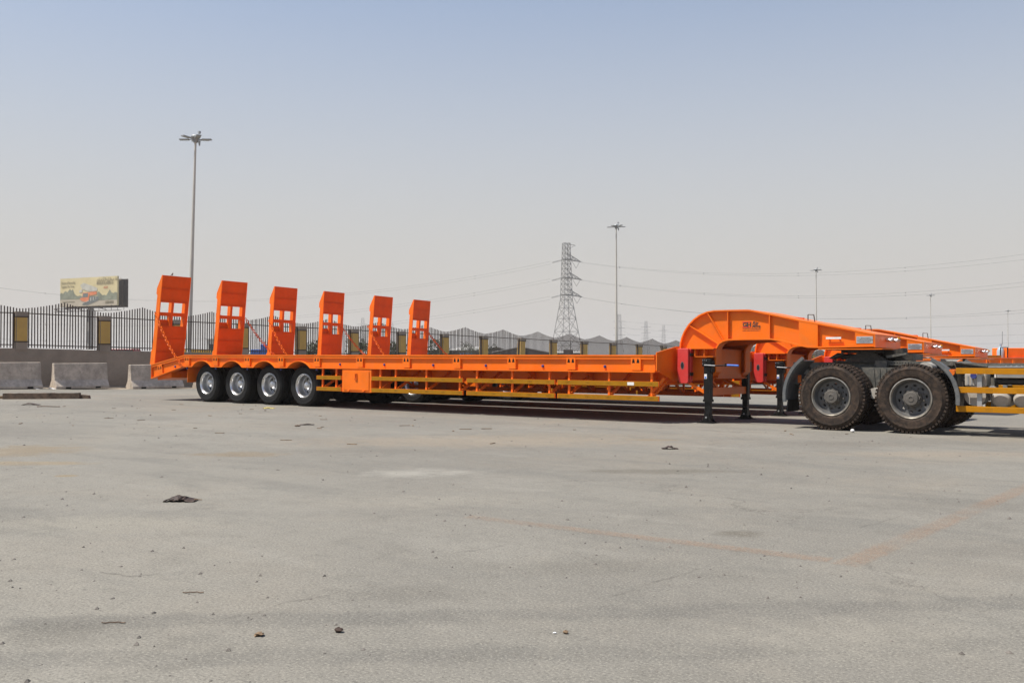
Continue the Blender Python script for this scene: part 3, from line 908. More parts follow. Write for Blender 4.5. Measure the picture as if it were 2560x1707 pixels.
    # --- landing legs
    for f, sgn in ((near, 1), (farv, -1)):
        y = f(.735)
        leg = MB().box(15.872, 16.0, y - .06, y + .06, .40, 1.02).build('landing_leg', m_black, T, bevel=.006)
        MB().box(15.885, 15.988, y - .047, y + .047, .06, .46).build('inner_tube', m_black, leg)
        MB().box(15.862, 16.01, y - .07, y + .07, .385, .43).build('collar', m_black, leg)
        gb = MB().box(15.845, 16.01, y - .07, y + .06, 1.02, 1.16).tube((15.90, y - .085, 1.09), (15.90, y - .065, 1.09), .04, n=12)
        gb.box(15.98, 16.035, y - .05, y + .05, .92, 1.12)
        gb.build('gearbox', m_black, leg, bevel=.004)
        bl = MB()
        for du in (-.035, .0, .035):
            for dz in (-.03, .03):
                bl.tube((15.895 + du, y - .078, 1.10 + dz), (15.895 + du, y - .068, 1.10 + dz), .008, n=6)
        each(bl, 'bolt', m_galv, leg)
        ft = MB().box(15.775, 16.095, y - .14, y + .14, .001, .018)
        for yy in (y - .075, y + .061):
            ft.prism([(15.785, .016), (16.085, .016), (16.03, .045), (15.995, .09), (15.975, .19), (15.895, .19), (15.875, .09), (15.84, .045)], yy, yy + .014)
        ft.tube((15.935, y - .09, .11), (15.935, y + .09, .11), .02, n=10)
        ft.build('foot', m_black, leg)
        MB().tube((15.935, y - .099, .11), (15.935, y - .091, .11), .017, n=10).build('pivot_pin', m_galv, leg)
        MB().box(15.885, 15.935, y - .0632, y - .0605, .80, .885).build('sticker', m_white, leg)
        MB().box(15.893, 15.927, y - .0645, y - .0636, .806, .84).build('sticker_mark', m_bluegrip, leg)
    cr = MB().tube((15.90, .64, 1.045), (16.13, .60, 1.035), .011, n=8)
    cr = cr.build('crank_handle', m_galv, T)
    MB().tube((16.13, .60, 1.035), (16.36, .58, 1.045), .013, n=8).tube((16.33, .58, 1.02), (16.33, .58, 1.075), .014, n=8).build('crank_shaft', m_black, cr)
    MB().tube((16.36, .58, 1.046), (16.58, .565, 1.038), .017, n=8).build('crank_grip', m_bluegrip, cr)
    MB().box(15.91, 15.97, .80, 2.40, .50, .635).build('leg_cross_beam', m_orange, T)
    for f in (near, farv):
        MB().beam((15.55, f(.70), .74), (15.90, f(.72), .54), .05, .05).build('leg_brace', m_orange, T)
        MB().beam((15.94, f(.86), .60), (15.70, f(1.25), .78), .05, .05).build('leg_brace', m_orange, T)
        MB().beam((15.30, f(.25), .80), (15.05, f(.10), .45), .04, .05).build('front_brace', m_orange, T)
    return T

def drop_far_details(T):
    pass

trA = build_trailer()
trB = copy_tree(trA); trB.location = (SRX - .15, T0 + 4.0, -.075)
trC = copy_tree(trA); trC.location = (SRX + .05, T0 + 8.1, -.160)
trA.rotation_euler = (-.012, 0, 0); trB.rotation_euler = (-.0208, 0, 0); trC.rotation_euler = (-.0208, 0, 0)   # the yard falls away across the trailers
for tr, leans, hu in ((trA, (7.4, 5.6), -.045), (trB, (3.7, 2.8), .07), (trC, (3.9, 3.8), .11)):
    rs = sorted([c for c in tr.children if c.name.split('.')[0] == 'ramp'], key=lambda c: c.location.y)
    for r_, a_ in zip(rs, leans):
        r_.rotation_euler = (0, R(a_), 0)
        r_.location.x = hu + (.07 if tr is trB and r_ is rs[1] else 0)
GRP = 'orange lowbed trailers parked side by side'
tag(trA, 'nearest orange lowbed trailer, its gooseneck resting on the dusty truck', 'trailer', GRP)
tag(trB, 'middle orange lowbed trailer standing on its legs behind the nearest one', 'trailer', GRP)
tag(trC, 'farthest orange lowbed trailer, mostly hidden behind the other two', 'trailer', GRP)

# ------------------------------------------------------------------ truck under the nearest gooseneck
def build_truck():
    ox, oy = SRX + 18.26, 16.80
    T = thing('tractor_truck', 'dusty grey tractor truck carrying the nearest trailer on its rear axles', 'truck', (ox, oy, -.012))
    T.rotation_euler = (-.012, 0, 0)
    U = lambda u: u - 18.26
    V = lambda t: t - 16.80
    for u in (18.26, 19.485):
        MB().tube((U(u), -.9, .535), (U(u), .9, .535), .085, n=14).build('axle', m_darksteel, T, smooth=40)
        MB().ball((U(u), 0, .545), .24, .2, .22).build('differential', m_darksteel, T, smooth=60)
        truck_wheel(T, U(u), -1.30, .541, 1)
        truck_wheel(T, U(u), 1.30, .541, -1)
    # ladder frame
    for s_ in (-1, 1):
        fr = MB().box(U(17.35), U(23.2), s_ * .43 - .035, s_ * .43 + .035, .86, 1.10).build('frame_rail', m_frame, T)
        su = MB().box(U(18.95), U(19.95), s_ * .50 - .07, s_ * .50 + .07, 1.055, 1.066).build('subframe_angle', m_frame, fr)
        hl = []
        for i in range(22):
            x = U(18.98) + i * .043
            hl.append(circ(x, 1.094, .0095, .012, 8))
        MB().prism([(U(18.95), 1.068), (U(19.95), 1.068), (U(19.95), 1.128), (U(18.95), 1.128)], s_ * .565 - .005, s_ * .565 + .005, holes=hl).build('perforated_strip', m_frame, fr)
    for u in (17.4, 18.87, 20.2, 21.6, 23.1):
        MB().box(U(u) - .05, U(u) + .05, -.393, .393, .88, 1.08).build('cross_member', m_frame, T)
    MB().prism([(U(19.95), 1.125), (U(20.45), 1.055), (U(20.45), 1.035), (U(19.95), 1.105)], -.62, .62).build('sloping_cover', m_frame, T)
    MB().box(U(20.46), U(23.2), -.62, .62, 1.03, 1.052).build('cover_plate', m_galv, T)
    mp = MB()
    for i in range(34):
        x = U(20.75) + i * .07
        mp.hexa([(x, -.98, 1.054), (x + .02, -.98, 1.054), (x + .05, -.64, 1.054), (x + .03, -.64, 1.054), (x, -.98, 1.064), (x + .02, -.98, 1.064), (x + .05, -.64, 1.064), (x + .03, -.64, 1.064)])
    wk = MB().box(U(20.7), U(23.2), -1.02, -.625, 1.03, 1.0535).build('walkway', m_galv, T)
    w2 = mp.build('walkway_grip', m_galv, wk); w2['kind'] = 'stuff'
    # fifth wheel: plate, throat, pedestal
    fw = MB()
    outl = circ(U(18.55), 0, .50, .47, 28)
    fw.prism(outl, 1.262, 1.312, 'xy')
    fw = fw.build('fifth_wheel', m_darksteel, T)
    for s_ in (-1, 1):
        MB().prism([(U(18.25), 1.13), (U(18.95), 1.13), (U(18.72), 1.26), (U(18.45), 1.26)], s_ * .42 - .05, s_ * .42 + .05).build('pedestal', m_darksteel, fw)
        MB().prism([(U(18.10), 1.262), (U(17.95), 1.17), (U(18.0), 1.155), (U(18.25), 1.24)], s_ * .3 - .12, s_ * .3 + .12).build('guide_ramp', m_darksteel, fw)
        MB().box(U(18.08), U(19.15), s_ * .44 - .09, s_ * .44 + .09, 1.102, 1.128).build('mounting_plate', m_darksteel, fw)
    MB().beam((U(18.85), -.30, 1.235), (U(19.22), -.52, 1.30), .10, .08).build('release_handle', m_darksteel, fw)
    MB().box(U(19.02), U(19.30), -.34, .34, 1.14, 1.25).build('front_bracket', m_darksteel, fw)
    MB().prism([(U(18.95), 1.17), (U(19.25), 1.23), (U(19.25), 1.26), (U(18.93), 1.215)], -.58, -.46).build('wear_block', m_frame, fw)
    # suspension between the axles
    for s_ in (-1, 1):
        y = s_ * .60
        sp = MB()
        for i in range(7):
            h = .50 - i * .045
            sp.prism([(U(18.872) - h - .1, .62 + i * .028), (U(18.872) + h + .1, .62 + i * .028), (U(18.872) + h, .645 + i * .028), (U(18.872) - h, .645 + i * .028)], y - .05, y + .05)
        sp = sp.build('leaf_spring', m_darksteel, T); sp['kind'] = 'stuff'
        MB().prism([(U(18.66), .40), (U(19.08), .40), (U(19.02), .62), (U(18.72), .62)], y - .075, y + .075).build('spring_saddle', m_darksteel, T)
        MB().prism([(U(18.74), .82), (U(19.0), .82), (U(18.96), 1.13), (U(18.78), 1.13)], y - .04, y + .04).build('trunnion_bracket', m_frame, T)
        for x in (18.79, 18.95):
            MB().tube((U(x), y - .055, .60), (U(x) + (.02 if x > 18.8 else -.02), y - .055, 1.05), .016, n=8).build('u_bolt', m_darksteel, T)
        MB().beam((U(18.40), s_ * .52, .66), (U(19.30), s_ * .52, .66), .06, .06).build('torque_rod', m_darksteel, T)
        # mud splash panel between the wheels
        MB().prism([(U(18.58), 1.02), (U(19.16), 1.02), (U(19.02), .55), (U(18.80), .55)], s_ * .72 - .008, s_ * .72 + .008).build('splash_panel', m_frame, T)
        for x in (18.80, 18.87, 18.95):
            MB().beam((U(x), s_ * .73, .62), (U(x) + (x - 18.87) * .3, s_ * .73, 1.0), .022, .022).build('panel_rib', m_frame, T)
    # fenders
    for s_ in (-1, 1):
        a, b = sorted((s_ * 1.27, s_ * .70))
        f1 = MB().strip(arc(U(18.26), .541, .735, 128, 186, 14), a, b, .016).build('rear_fender', m_fender, T, smooth=40)
        MB().strip(arc(U(18.26), .541, .750, 126, 188, 14), *sorted((s_ * 1.30, s_ * 1.255)), .05).build('fender_edge', m_fender, f1, smooth=40)
        MB().hexa([(U(17.50), a + .03, .27), (U(17.525), a + .03, .27), (U(17.525), b, .27), (U(17.50), b, .27), (U(17.525), a + .03, .47), (U(17.55), a + .03, .47), (U(17.55), b, .47), (U(17.525), b, .47)]).build('mud_flap', m_black, f1)
        f2 = MB().strip(arc(U(19.485), .541, .635, 62, -6, 14), a, b, -.016).build('front_fender', m_fender, T, smooth=40)
        MB().strip(arc(U(19.485), .541, .650, 64, -7, 14), *sorted((s_ * 1.30, s_ * 1.255)), -.05).build('fender_edge', m_fender, f2, smooth=40)
        MB().box(U(20.10), U(20.125), a + .12, b, .42, .95).build('splash_plate', m_black, f2)
        ft = MB().beam((U(17.62), s_ * .70, 1.0), (U(17.62), s_ * .43, 1.0), .05).build('fender_stay', m_frame, T)
        lp = MB().box(U(17.55), U(17.62), *sorted((s_ * .95, s_ * .62)), .73, .90).build('tail_lamp', m_fender, T)
        MB().box(U(17.545), U(17.549), *sorted((s_ * .93, s_ * .78)), .75, .88).build('lamp_lens', m_lampo, lp)
        MB().box(U(17.60), U(17.66), *sorted((s_ * .955, s_ * .953)), .75, .88).build('lamp_side_lens', m_lampo, lp)
    # side under-run guard: three yellow boards on grey posts
    for s_ in (-1, 1):
        for k, (z0, z1) in enumerate(((.931, 1.02), (.646, .735), (.361, .449))):
            g = MB().box(U(20.115), U(22.9), *sorted((s_ * 1.17, s_ * 1.215)), z0, z1).build('guard_board', m_strip2, T, bevel=.004)
        for u in (20.43, 21.55, 22.6):
            MB().box(U(u) - .033, U(u) + .033, *sorted((s_ * 1.12, s_ * 1.168)), .36, 1.0).build('guard_post', m_galv, T)
            MB().box(U(u) - .03, U(u) + .03, *sorted((s_ * .47, s_ * 1.119)), .89, .94).build('guard_arm', m_galv, T)
    # tanks and boxes behind the guard
    ab = MB().box(U(20.20), U(20.50), -1.02, -.66, .74, .94).build('additive_tank', m_tank, T, bevel=.02)
    MB().tube((U(20.33), -1.02, .90), (U(20.33), -1.06, .905), .045, n=14).build('tank_cap', m_blue, ab, smooth=40)
    MB().tube((U(20.34), -.62, .60), (U(20.34), -1.0, .60), .15, n=24).build('air_tank', m_tank, T, smooth=40)
    MB().box(U(20.18), U(20.52), -1.04, -.60, .40, .425).build('tank_tray', m_galv, T)
    for u in (20.69, 20.985, 21.28):
        at = MB().lathe([(.0005, -1.02), (.05, -1.015), (.10, -1.0), (.13, -.97), (.136, -.94), (.136, -.30), (.13, -.27), (.0005, -.25)], 28, (U(u), 0, .565))
        at.build('air_tank', m_tank, T, smooth=40)
    MB().box(U(20.62), U(22.9), -1.05, -.55, .79, .86).build('battery_box', m_black, T, bevel=.01)
    MB().box(U(20.63), U(22.9), -1.07, -.55, .875, .985).build('silencer_cover', m_galv, T, bevel=.01)
    MB().box(U(20.62), U(20.64), -1.08, -.9, .88, 1.0).build('cover_hinge', m_white, T)
    MB().box(U(20.85), U(20.95), -1.11, -1.03, .40, .44).build('step_bracket', m_galv, T)
    MB().tube((U(21.7), .8, .62), (U(23.0), .8, .62), .3, n=24).build('fuel_tank', m_galv, T, smooth=40)
    # brake hoses and pipes
    def hose(pts, r, mat):
        mb = MB()
        for a_, b_ in zip(pts, pts[1:]):
            mb.tube(a_, b_, r, n=7)
        return mb.build('hose', mat, T, smooth=60)
    for k in range(3):
        y = -.52 - k * .05
        hose([(U(19.75), y, 1.02 - k * .03), (U(20.1), y, .93 - k * .05), (U(20.6), y, .90 - k * .06), (U(21.2), y, .93 - k * .07), (U(22.5), y, .92 - k * .05)], .014, m_black)
    for u in (18.45, 18.66, 19.10, 19.30):
        hose([(U(u), -.50, .98), (U(u) + .06, -.60, .84), (U(u) + .02, -.66, .72), (U(u) + .10, -.70, .62)], .013, m_black)
    for k in range(5):
        MB().box(U(20.24) + k * .05, U(20.26) + k * .05, -1.025, -1.021, .77, .90).build('tank_rib', m_galv, ab)
    MB().box(U(20.55), U(20.60), -.95, -.60, .42, .88).build('valve_bracket', m_frame, T)
    MB().tube((U(20.57), -.97, .70), (U(20.57), -.90, .70), .06, n=14).build('air_valve', m_galv, T, smooth=40)
    # gear behind the rear fender top
    MB().tube((U(19.62), -.95, 1.0), (U(19.62), -.62, 1.0), .11, n=18).build('brake_chamber', m_tank, T, smooth=40)
    MB().tube((U(18.83), -.93, .60), (U(18.83), -.60, .60), .085, n=16).build('brake_chamber', m_tank, T, smooth=40)
    MB().tube((U(20.02), -1.06, .95), (U(20.02), -.70, .95), .05, n=12).build('side_lamp', m_lampo, T, smooth=40)
    return T
truck = build_truck()

# ------------------------------------------------------------------ boundary fence
FA = .095
FP0 = Vector((-35.9, 18.115, 0))
SPC = 3.19
def zf(l):
    return -.0208 * max(0., l)
fence = thing('boundary_fence', 'long wall of grey render with tan pillars and brown iron railings', 'fence', FP0, math.pi / 2 - FA)
I0, I1 = -4, 34
# base wall follows the falling ground
ws = []; wf = []
lm = [I0 * SPC, 0.] + [SPC * i for i in range(2, I1 + 1, 2)]
for l in lm:
    z = zf(l)
    for y, zz in ((0, -.3), (.22, -.3), (.22, 1.47), (0, 1.47)):
        ws.append((l, y, z + zz))
for i in range(len(lm) - 1):
    for k in range(4):
        a = 4 * i + k; b = 4 * i + (k + 1) % 4
        wf.append((a, b, b + 4, a + 4))
wf += [(0, 1, 2, 3), tuple(range(len(ws) - 4, len(ws)))]
MB().raw(ws, wf).build('base_wall', m_concrete, fence)
me_pil = MB().box(-.215, .215, -.03, .25, 1.40, 2.84).mesh('pillar', m_concrete)
me_pan = MB().box(-.19, .19, -.042, -.0305, 1.74, 2.63).mesh('tan_panel', m_tan)
me_pans = MB().box(-.227, -.2155, -.028, .248, 1.74, 2.63).mesh('tan_side_panel', m_tan)
me_band = MB().box(-.222, .222, -.05, .255, -.022, .022).mesh('pillar_band', m_picket)
me_cap = MB().box(-.228, .228, -.045, .265, 2.665, 2.842).mesh('pillar_cap', m_concrete)
me_post = MB().box(-.285, -.24, .06, .12, 1.46, 2.82).mesh('railing_post', m_picket)
me_pick = MB().box(-.018, .018, -.014, .014, 0, 1).mesh('picket', m_picket)
far_p = MB(); far_n = 0
count = 0
for i in range(I0, I1 + 1):
    l0 = i * SPC
    p = put('pillar', me_pil, fence, (l0, 0, zf(l0)), (0, R(3.0) if i == 9 else 0, 0))
    put('tan_panel', me_pan, p); put('tan_side_panel', me_pans, p)
    put('pillar_cap', me_cap, p)
    put('pillar_band', me_band, p, (0, 0, 1.715)); put('pillar_band', me_band, p, (0, 0, 2.648))
    put('railing_post', me_post, p)
    if i == I1: break
    bay = []
    for zz in (1.60, 2.79):
        z0, z1 = zf(l0) + zz, zf(l0 + SPC) + zz
        mb = MB().hexa([(l0 + .23, .075, z0 - .018), (l0 + SPC - .24, .075, z1 - .018), (l0 + SPC - .24, .105, z1 - .018), (l0 + .23, .105, z0 - .018),
                        (l0 + .23, .075, z0 + .018), (l0 + SPC - .24, .075, z1 + .018), (l0 + SPC - .24, .105, z1 + .018), (l0 + .23, .105, z0 + .018)])
        bay.append(mb.build('railing', m_picket, fence))
    top = bay[1]
    for k in range(29):
        x = (k + .5) / 29
        l = l0 + x * SPC
        d = min(x, 1 - x) * SPC
        b = 2.842 if d < .235 else 1.49
        t_ = 2.97 + .31 * (1 - abs(2 * x - 1)) ** 1.45 + random.uniform(-.008, .008)
        z = zf(l)
        if i >= -1 and count < 290:
            put('picket', me_pick, top, (l, .045, z + b), (R(random.uniform(-.5, .5)), R(random.uniform(-.35, .35)), 0), (1, 1, t_ - b)); count += 1
        else:
            far_p.box(l - .016, l + .016, .031, .059, z + b, z + t_)
fo = far_p.build('far_pickets', m_picket, fence); fo['kind'] = 'stuff'

# ------------------------------------------------------------------ concrete barriers
FD = Vector((math.sin(FA), math.cos(FA), 0)); FNv = Vector((math.cos(FA), -math.sin(FA), 0))
def barrier(t0, t1, label, ds=0, rz=0):
    s0 = -34.72 + .095 * (t0 - 18) + ds
    o = thing('concrete_barrier', label, 'barrier', (s0, t0, zg(t0) - .0), math.pi / 2 - FA + rz, 'concrete barriers along the fence')
    L = t1 - t0
    prof = [(-.30, 0), (.30, 0), (.30, .09), (.15, .33), (.085, .955), (-.085, .955), (-.15, .33), (-.30, .09)]
    b = MB().prism(prof, 0, L, 'yz').build('barrier_body', m_barrier, o, bevel=.02)
    for x in (.35, L - .55):
        MB().box(x, x + .2, -.306, -.3005, .002, .07).build('lifting_slot', m_black, b)
    return o
barrier(15.9, 18.20, 'grey concrete barrier at the left edge, before the first pillar')
barrier(18.66, 20.68, 'whole grey concrete barrier under the billboard, with a pale end')
barrier(21.6, 23.8, 'grey concrete barrier partly hidden by the rear ramp of the nearest trailer')
barrier(24.4, 26.5, 'grey concrete barrier seen below the nearest trailer tail, behind its wheels', .1, R(-4))

# ------------------------------------------------------------------ timber beam on the ground
tb = thing('timber_beam', 'long old dark timber beam lying on the ground before the barriers', 'timber', (-26.1, 13.75, 0), R(44))
m1 = MB()
n = 14
vs = []; fs = []
for i in range(n + 1):
    x = -1.0 + 2.0 * i / n
    for y, z in ((-.09, .004), (.09, .004), (.088, .165), (-.088, .165)):
        vs.append((x, y + random.uniform(-.006, .006), max(.003, z + random.uniform(-.012, .004) * (1 if z > .1 else 0))))
for i in range(n):
    for k in range(4):
        a = 4 * i + k; b = 4 * i + (k + 1) % 4
        fs.append((a, b, b + 4, a + 4))
fs += [(3, 2, 1, 0), tuple(range(len(vs) - 4, len(vs)))]
m1.raw(vs, fs).build('beam_body', m_timber, tb)
pk = tag(MB().box(-.16, .16, -.06, .06, 0, .075).build('wood_block', m_straw, None, loc=(-27.15, 13.15, .001), rot=(0, 0, R(38)), bevel=.006), 'short pale wood block at the left end of the timber beam', 'wood block')
pk2 = tag(MB().prism([(-.14, 0), (.14, 0), (.12, .09), (-.1, .11)], -.05, .05).build('wood_chock', m_timber, None, loc=(-25.30, 14.55, .001), rot=(0, 0, R(30))), 'small split wood chock at the right end of the timber beam', 'wood block')

# ------------------------------------------------------------------ billboard
BL, BR_ = Vector((-198.2, 108.2, 0)), Vector((-180.95, 110.9, 0))
bd = (BR_ - BL); BW = bd.length; brz = math.atan2(bd.y, bd.x)
mid = (BL + BR_) / 2
bb = thing('billboard', 'large pale roadside billboard with a crane truck picture, above the fence', 'billboard', (mid.x, mid.y, zg(109)), brz)
b0 = 12.7; b1 = 18.75; hw = BW / 2
m_bbsky = MAT('printed_sky', (.56, .47, .26), .6, 0, .12, .25)
m_bbgrd = MAT('printed_ground', (.43, .37, .28), .6, 0, .1, .3)
m_bbtree = MAT('printed_trees', (.21, .22, .16), .6, 0, .25, .6)
m_bbor = MAT('printed_orange', (.62, .20, .09), .6, 0, .1, 1)
m_bbgr = MAT('printed_grey', (.47, .45, .38), .6, 0, .15, .8)
m_bbdk = MAT('printed_dark', (.15, .16, .15), .6, 0, .15, .8)
m_bbtx = MAT('printed_letters', (.20, .17, .11), .6, 0, .05, 1)
m_bbrd = MAT('printed_red', (.50, .14, .08), .6, 0, .05, 1)
brd = MB().box(-hw, hw, 0, .35, b0, b1).build('front_board', m_bbsky, bb)
def PX(x): return -hw + BW * x
def PZ(y): return b0 + (b1 - b0) * y
def pr(name, mat, pts, k=1):
    return MB().prism([(PX(x), PZ(y)) for x, y in pts], -.02 * k, -.02 * k + .012).build(name, mat, brd)
pr('printed_ground', m_bbgrd, [(0.003, .004), (.997, .004), (.997, .20), (.60, .21), (.003, .27)], 1)
def treeline(a, b, y0, hs):
    pts = [(a, y0)] + []
    n = len(hs)
    top = [(a + (b - a) * i / (n - 1), y0 + h) for i, h in enumerate(hs)]
    return [(a, y0), (b, y0)] + top[::-1]
pr('printed_trees', m_bbtree, treeline(.003, .28, .26, [.22, .24, .2, .27, .30, .25, .31, .36, .30, .36, .20, .15]), 2)
pr('printed_trees', m_bbtree, treeline(.28, .40, .26, [.13, .10, .12, .08]), 2)
pr('printed_trees', m_bbtree, treeline(.66, .997, .195, [.27, .30, .22, .16, .18, .15, .25, .36, .25, .22, .26, .24]), 2)
pr('printed_boom', m_bbgr, [(.36, .74), (.42, .82), (.62, .66), (.66, .62), (.66, .52), (.52, .50), (.40, .60)], 3)
pr('printed_boom', m_bbgr, [(.34, .55), (.40, .60), (.40, .50), (.35, .47)], 3)
pr('printed_shadow', m_bbdk, [(.40, .05), (.50, .05), (.68, .19), (.68, .33), (.53, .34), (.52, .16), (.42, .13)], 3)
pr('printed_cab', m_bbor, [(.37, .22), (.41, .17), (.47, .15), (.515, .20), (.53, .48), (.41, .47), (.40, .30), (.36, .28)], 4)
pr('printed_body', m_bbor, [(.53, .36), (.65, .40), (.65, .50), (.53, .49)], 4)
pr('printed_window', m_bbdk, [(.405, .31), (.50, .32), (.505, .45), (.42, .45)], 5)
pr('printed_bumper', m_bbgr, [(.42, .11), (.515, .17), (.515, .20), (.47, .155), (.42, .14)], 5)
for i in range(3):
    x = .545 + i * .045
    pr('printed_wheel', m_bbgr, [(x, .17 + i * .03), (x + .012, .18 + i * .03), (x + .012, .30 + i * .012), (x, .29 + i * .012)], 5)
text('board_words', 'Decades of Partnership', .78, m_bbtx, brd, (PX(.02), -.06, PZ(.80)), offset=.008, sx=.60)
text('board_words', 'Together We Thrive', .78, m_bbtx, brd, (PX(.02), -.06, PZ(.67)), offset=.008, sx=.62)
text('board_words', 'ABDULLAH AL-ANSARI CO', .70, m_bbtx, brd, (PX(.645), -.06, PZ(.74)), offset=.02, sx=.60)
text('board_words', 'شركة عبدالله الأنصاري'[::-1], .85, m_bbtx, brd, (PX(.65), -.06, PZ(.86)), offset=.02, sx=.72)
text('board_emblem', 'AGA', .62, m_bbrd, brd, (PX(.765), -.06, PZ(.60)), shear=.3, offset=.01, sx=1.0)
text('board_words', 'LIEBHERR', .70, m_bbtx, brd, (PX(.80), -.06, PZ(.08)), offset=.025, sx=.85)
mb = MB(); x = .05
while x < .26:                                     # a line of small print too fine to read
    l = random.uniform(.008, .02); mb.box(PX(x), PX(x + l), -.05, -.035, PZ(.15), PZ(.15) + .22); x += l + .006
mb.build('board_small_print', m_bbtx, brd)['kind'] = 'stuff'
# second board, seen from behind, with its steel framing
rl = math.hypot(4.7 + hw - .5, 5.0)
sb = MB().box(-rl / 2, rl / 2, 0, .25, b0 - .05, b1 - .05).build('rear_board', m_shed, bb, loc=((4.7 - hw + .5) / 2, 3.6, 0), rot=(0, 0, math.atan2(5.0, 4.7 + hw - .5)))
for z in (b0 + .3, b0 + 1.7, b0 + 3.1, b0 + 4.5, b0 + 5.7):
    MB().box(-rl / 2, rl / 2, -.2, -.02, z - .08, z + .08).build('frame_rail', m_picket, sb)
for x in range(-6, 7, 2):
    MB().box(x - .09, x + .09, -.4, -.21, b0, b1 - .1).build('frame_post', m_picket, sb)
MB().tube((-1.2, 1.6, 0), (-1.2, 1.6, b0), .62, n=20).build('column', m_lattice, bb, smooth=40)
MB().beam((-hw + .5, .9, b0 - .25), (hw, .9, b0 - .25), .4, .3).build('support_truss', m_picket, bb)
cw = MB().box(-hw - .6, hw + 1.6, -1.1, -.3, b0 - 1.1, b0 - 1.02).build('catwalk', m_picket, bb)
for i in range(12):
    x = -hw - .4 + i * (BW + 2.8) / 11
    MB().tube((x, -.4, b0 - 1.05), (x, -.4, b0 + (.1 if i % 2 else -.1)), .05, n=6).build('catwalk_hanger', m_picket, cw)
MB().tube((-hw - .6, -1.08, b0 - .45), (hw + 1.6, -1.08, b0 - .45), .05, n=6).build('catwalk_rail', m_picket, cw)
for i in range(5):
    x = -hw + 1.5 + i * BW / 5
    MB().beam((x, -.9, b0 - 1.0), (x, -2.2, b0 - .7), .08).beam((x - .3, -2.25, b0 - .62), (x + .3, -2.25, b0 - .62), .25, .2).build('spot_lamp', m_picket, cw)

# ------------------------------------------------------------------ light masts
def build_mast(label, s_, t, top, lean=(0, 0)):
    z0 = zg(t)
    H = top - z0
    o = thing('light_mast', label, 'light mast', (s_, t, z0), 0, 'tall floodlight masts behind the fence')
    o.rotation_euler = (lean[0], lean[1], 0)
    MB().tube((0, 0, 0), (0, 0, H - .18), .118, .048, 16).build('pole', m_galvpole, o, smooth=40)
    MB().tube((0, 0, 0), (0, 0, .03), .28, n=16).build('base_plate', m_galvpole, o)
    hd = MB().tube((0, 0, H - .2), (0, 0, H - .02), .10, .14, 14).ball((0, 0, H + .06), .22, .22, .11, 14, 8).build('mast_head', m_led, o, smooth=50)
    a0 = math.atan2(SV.y, SV.x)
    for k, (da, tilt) in enumerate(((4, 2), (50, 8), (115, 5), (182, -2), (235, 3), (300, 5))):
        a = a0 + R(da)
        d = Vector((math.cos(a), math.sin(a), 0)); q = Vector((-d.y, d.x, 0))
        e = Vector((0, 0, math.sin(R(tilt))))
        A = Vector((0, 0, H - .06))
        ar = MB().beam(A + d * .1, A + d * .34 + e * .3, .045, .035).build('arm', m_led, o)
        c = A + d * .30 + e * .28
        c2 = A + d * .72 + e * .75
        w = q * .11; h = Vector((0, 0, .022))
        MB().hexa([c - w - h, c + w - h, c2 + w - h, c2 - w - h, c - w + h, c + w + h, c2 + w + h, c2 - w + h]).build('floodlight', m_led, ar)
    ex = Vector((SV.x, SV.y, 0))
    MB().tube(ex * .13 + Vector((0, 0, H + .06)), ex * .16 + Vector((0, 0, H + .24)), .012, n=6).build('aerial_stem', m_led, o)
    MB().box(.06, .17, .06, .15, H + .22, H + .33).build('aerial', m_led, o)
    MB().tube(ex * .17 + Vector((0, 0, H - .12)), ex * .19 + Vector((0, 0, H - .34)), .06, .03, 8).build('camera_pod', m_led, o)
    return o
build_mast('tall floodlight mast rising behind the rear ramp of the nearest trailer', -37.5, 26.5, 11.15, (R(-1.1), R(.9)))
build_mast('slim floodlight mast just right of the big lattice pylon', -37.5, 65.73, 11.39)
build_mast('floodlight mast standing behind the nearest gooseneck', -37.5, 113.85, 11.41)
build_mast('distant floodlight mast above the noses of the farther trailers', -37.5, 173.2, 11.39)
build_mast('most distant floodlight mast, near the right edge', -37.5, 252.7, 11.71)

# ------------------------------------------------------------------ lattice pylons and wires
def pylon(name, label, x, y, H, wb, wt, r, detail, rz, group=None):
    z0 = -1.2
    o = thing(name, label, 'pylon', (x, y, z0), rz, group)
    Ht = H - z0
    def half(z):
        k = z / Ht
        waist = .52
        if k < waist:
            return wb + (wt * 1.55 - wb) * k / waist
        return wt * 1.55 + (wt - wt * 1.55) * (k - waist) / (1 - waist)
    lev = [0, .13, .25, .36, .45, .52] + [.52 + .48 * i / detail for i in range(1, detail + 1)]
    legs = MB(); br = MB()
    for a, b in zip(lev, lev[1:]):
        za, zb = a * Ht, b * Ht
        ha, hb = half(za), half(zb)
        ca = [(-ha, -ha), (ha, -ha), (ha, ha), (-ha, ha)]; cb = [(-hb, -hb), (hb, -hb), (hb, hb), (-hb, hb)]
        for k in range(4):
            legs.beam((*ca[k], za), (*cb[k], zb), r * 1.5)
            j = (k + 1) % 4
            br.beam((*ca[k], za), (*cb[j], zb), r)
            br.beam((*ca[j], za), (*cb[k], zb), r)
            br.beam((*cb[k], zb), (*cb[j], zb), r)
    bo = legs.build('leg', m_lattice, o)
    b2 = br.build('bracing', m_lattice, o); b2['kind'] = 'stuff'; bo['kind'] = 'stuff'
    return o, half, Ht
pyl, half, PH = pylon('lattice_pylon', 'big steel lattice pylon behind the fence, carrying the power lines', -201.8, 314.4, 45.0, 5.0, 1.12, .115, 11, R(62))
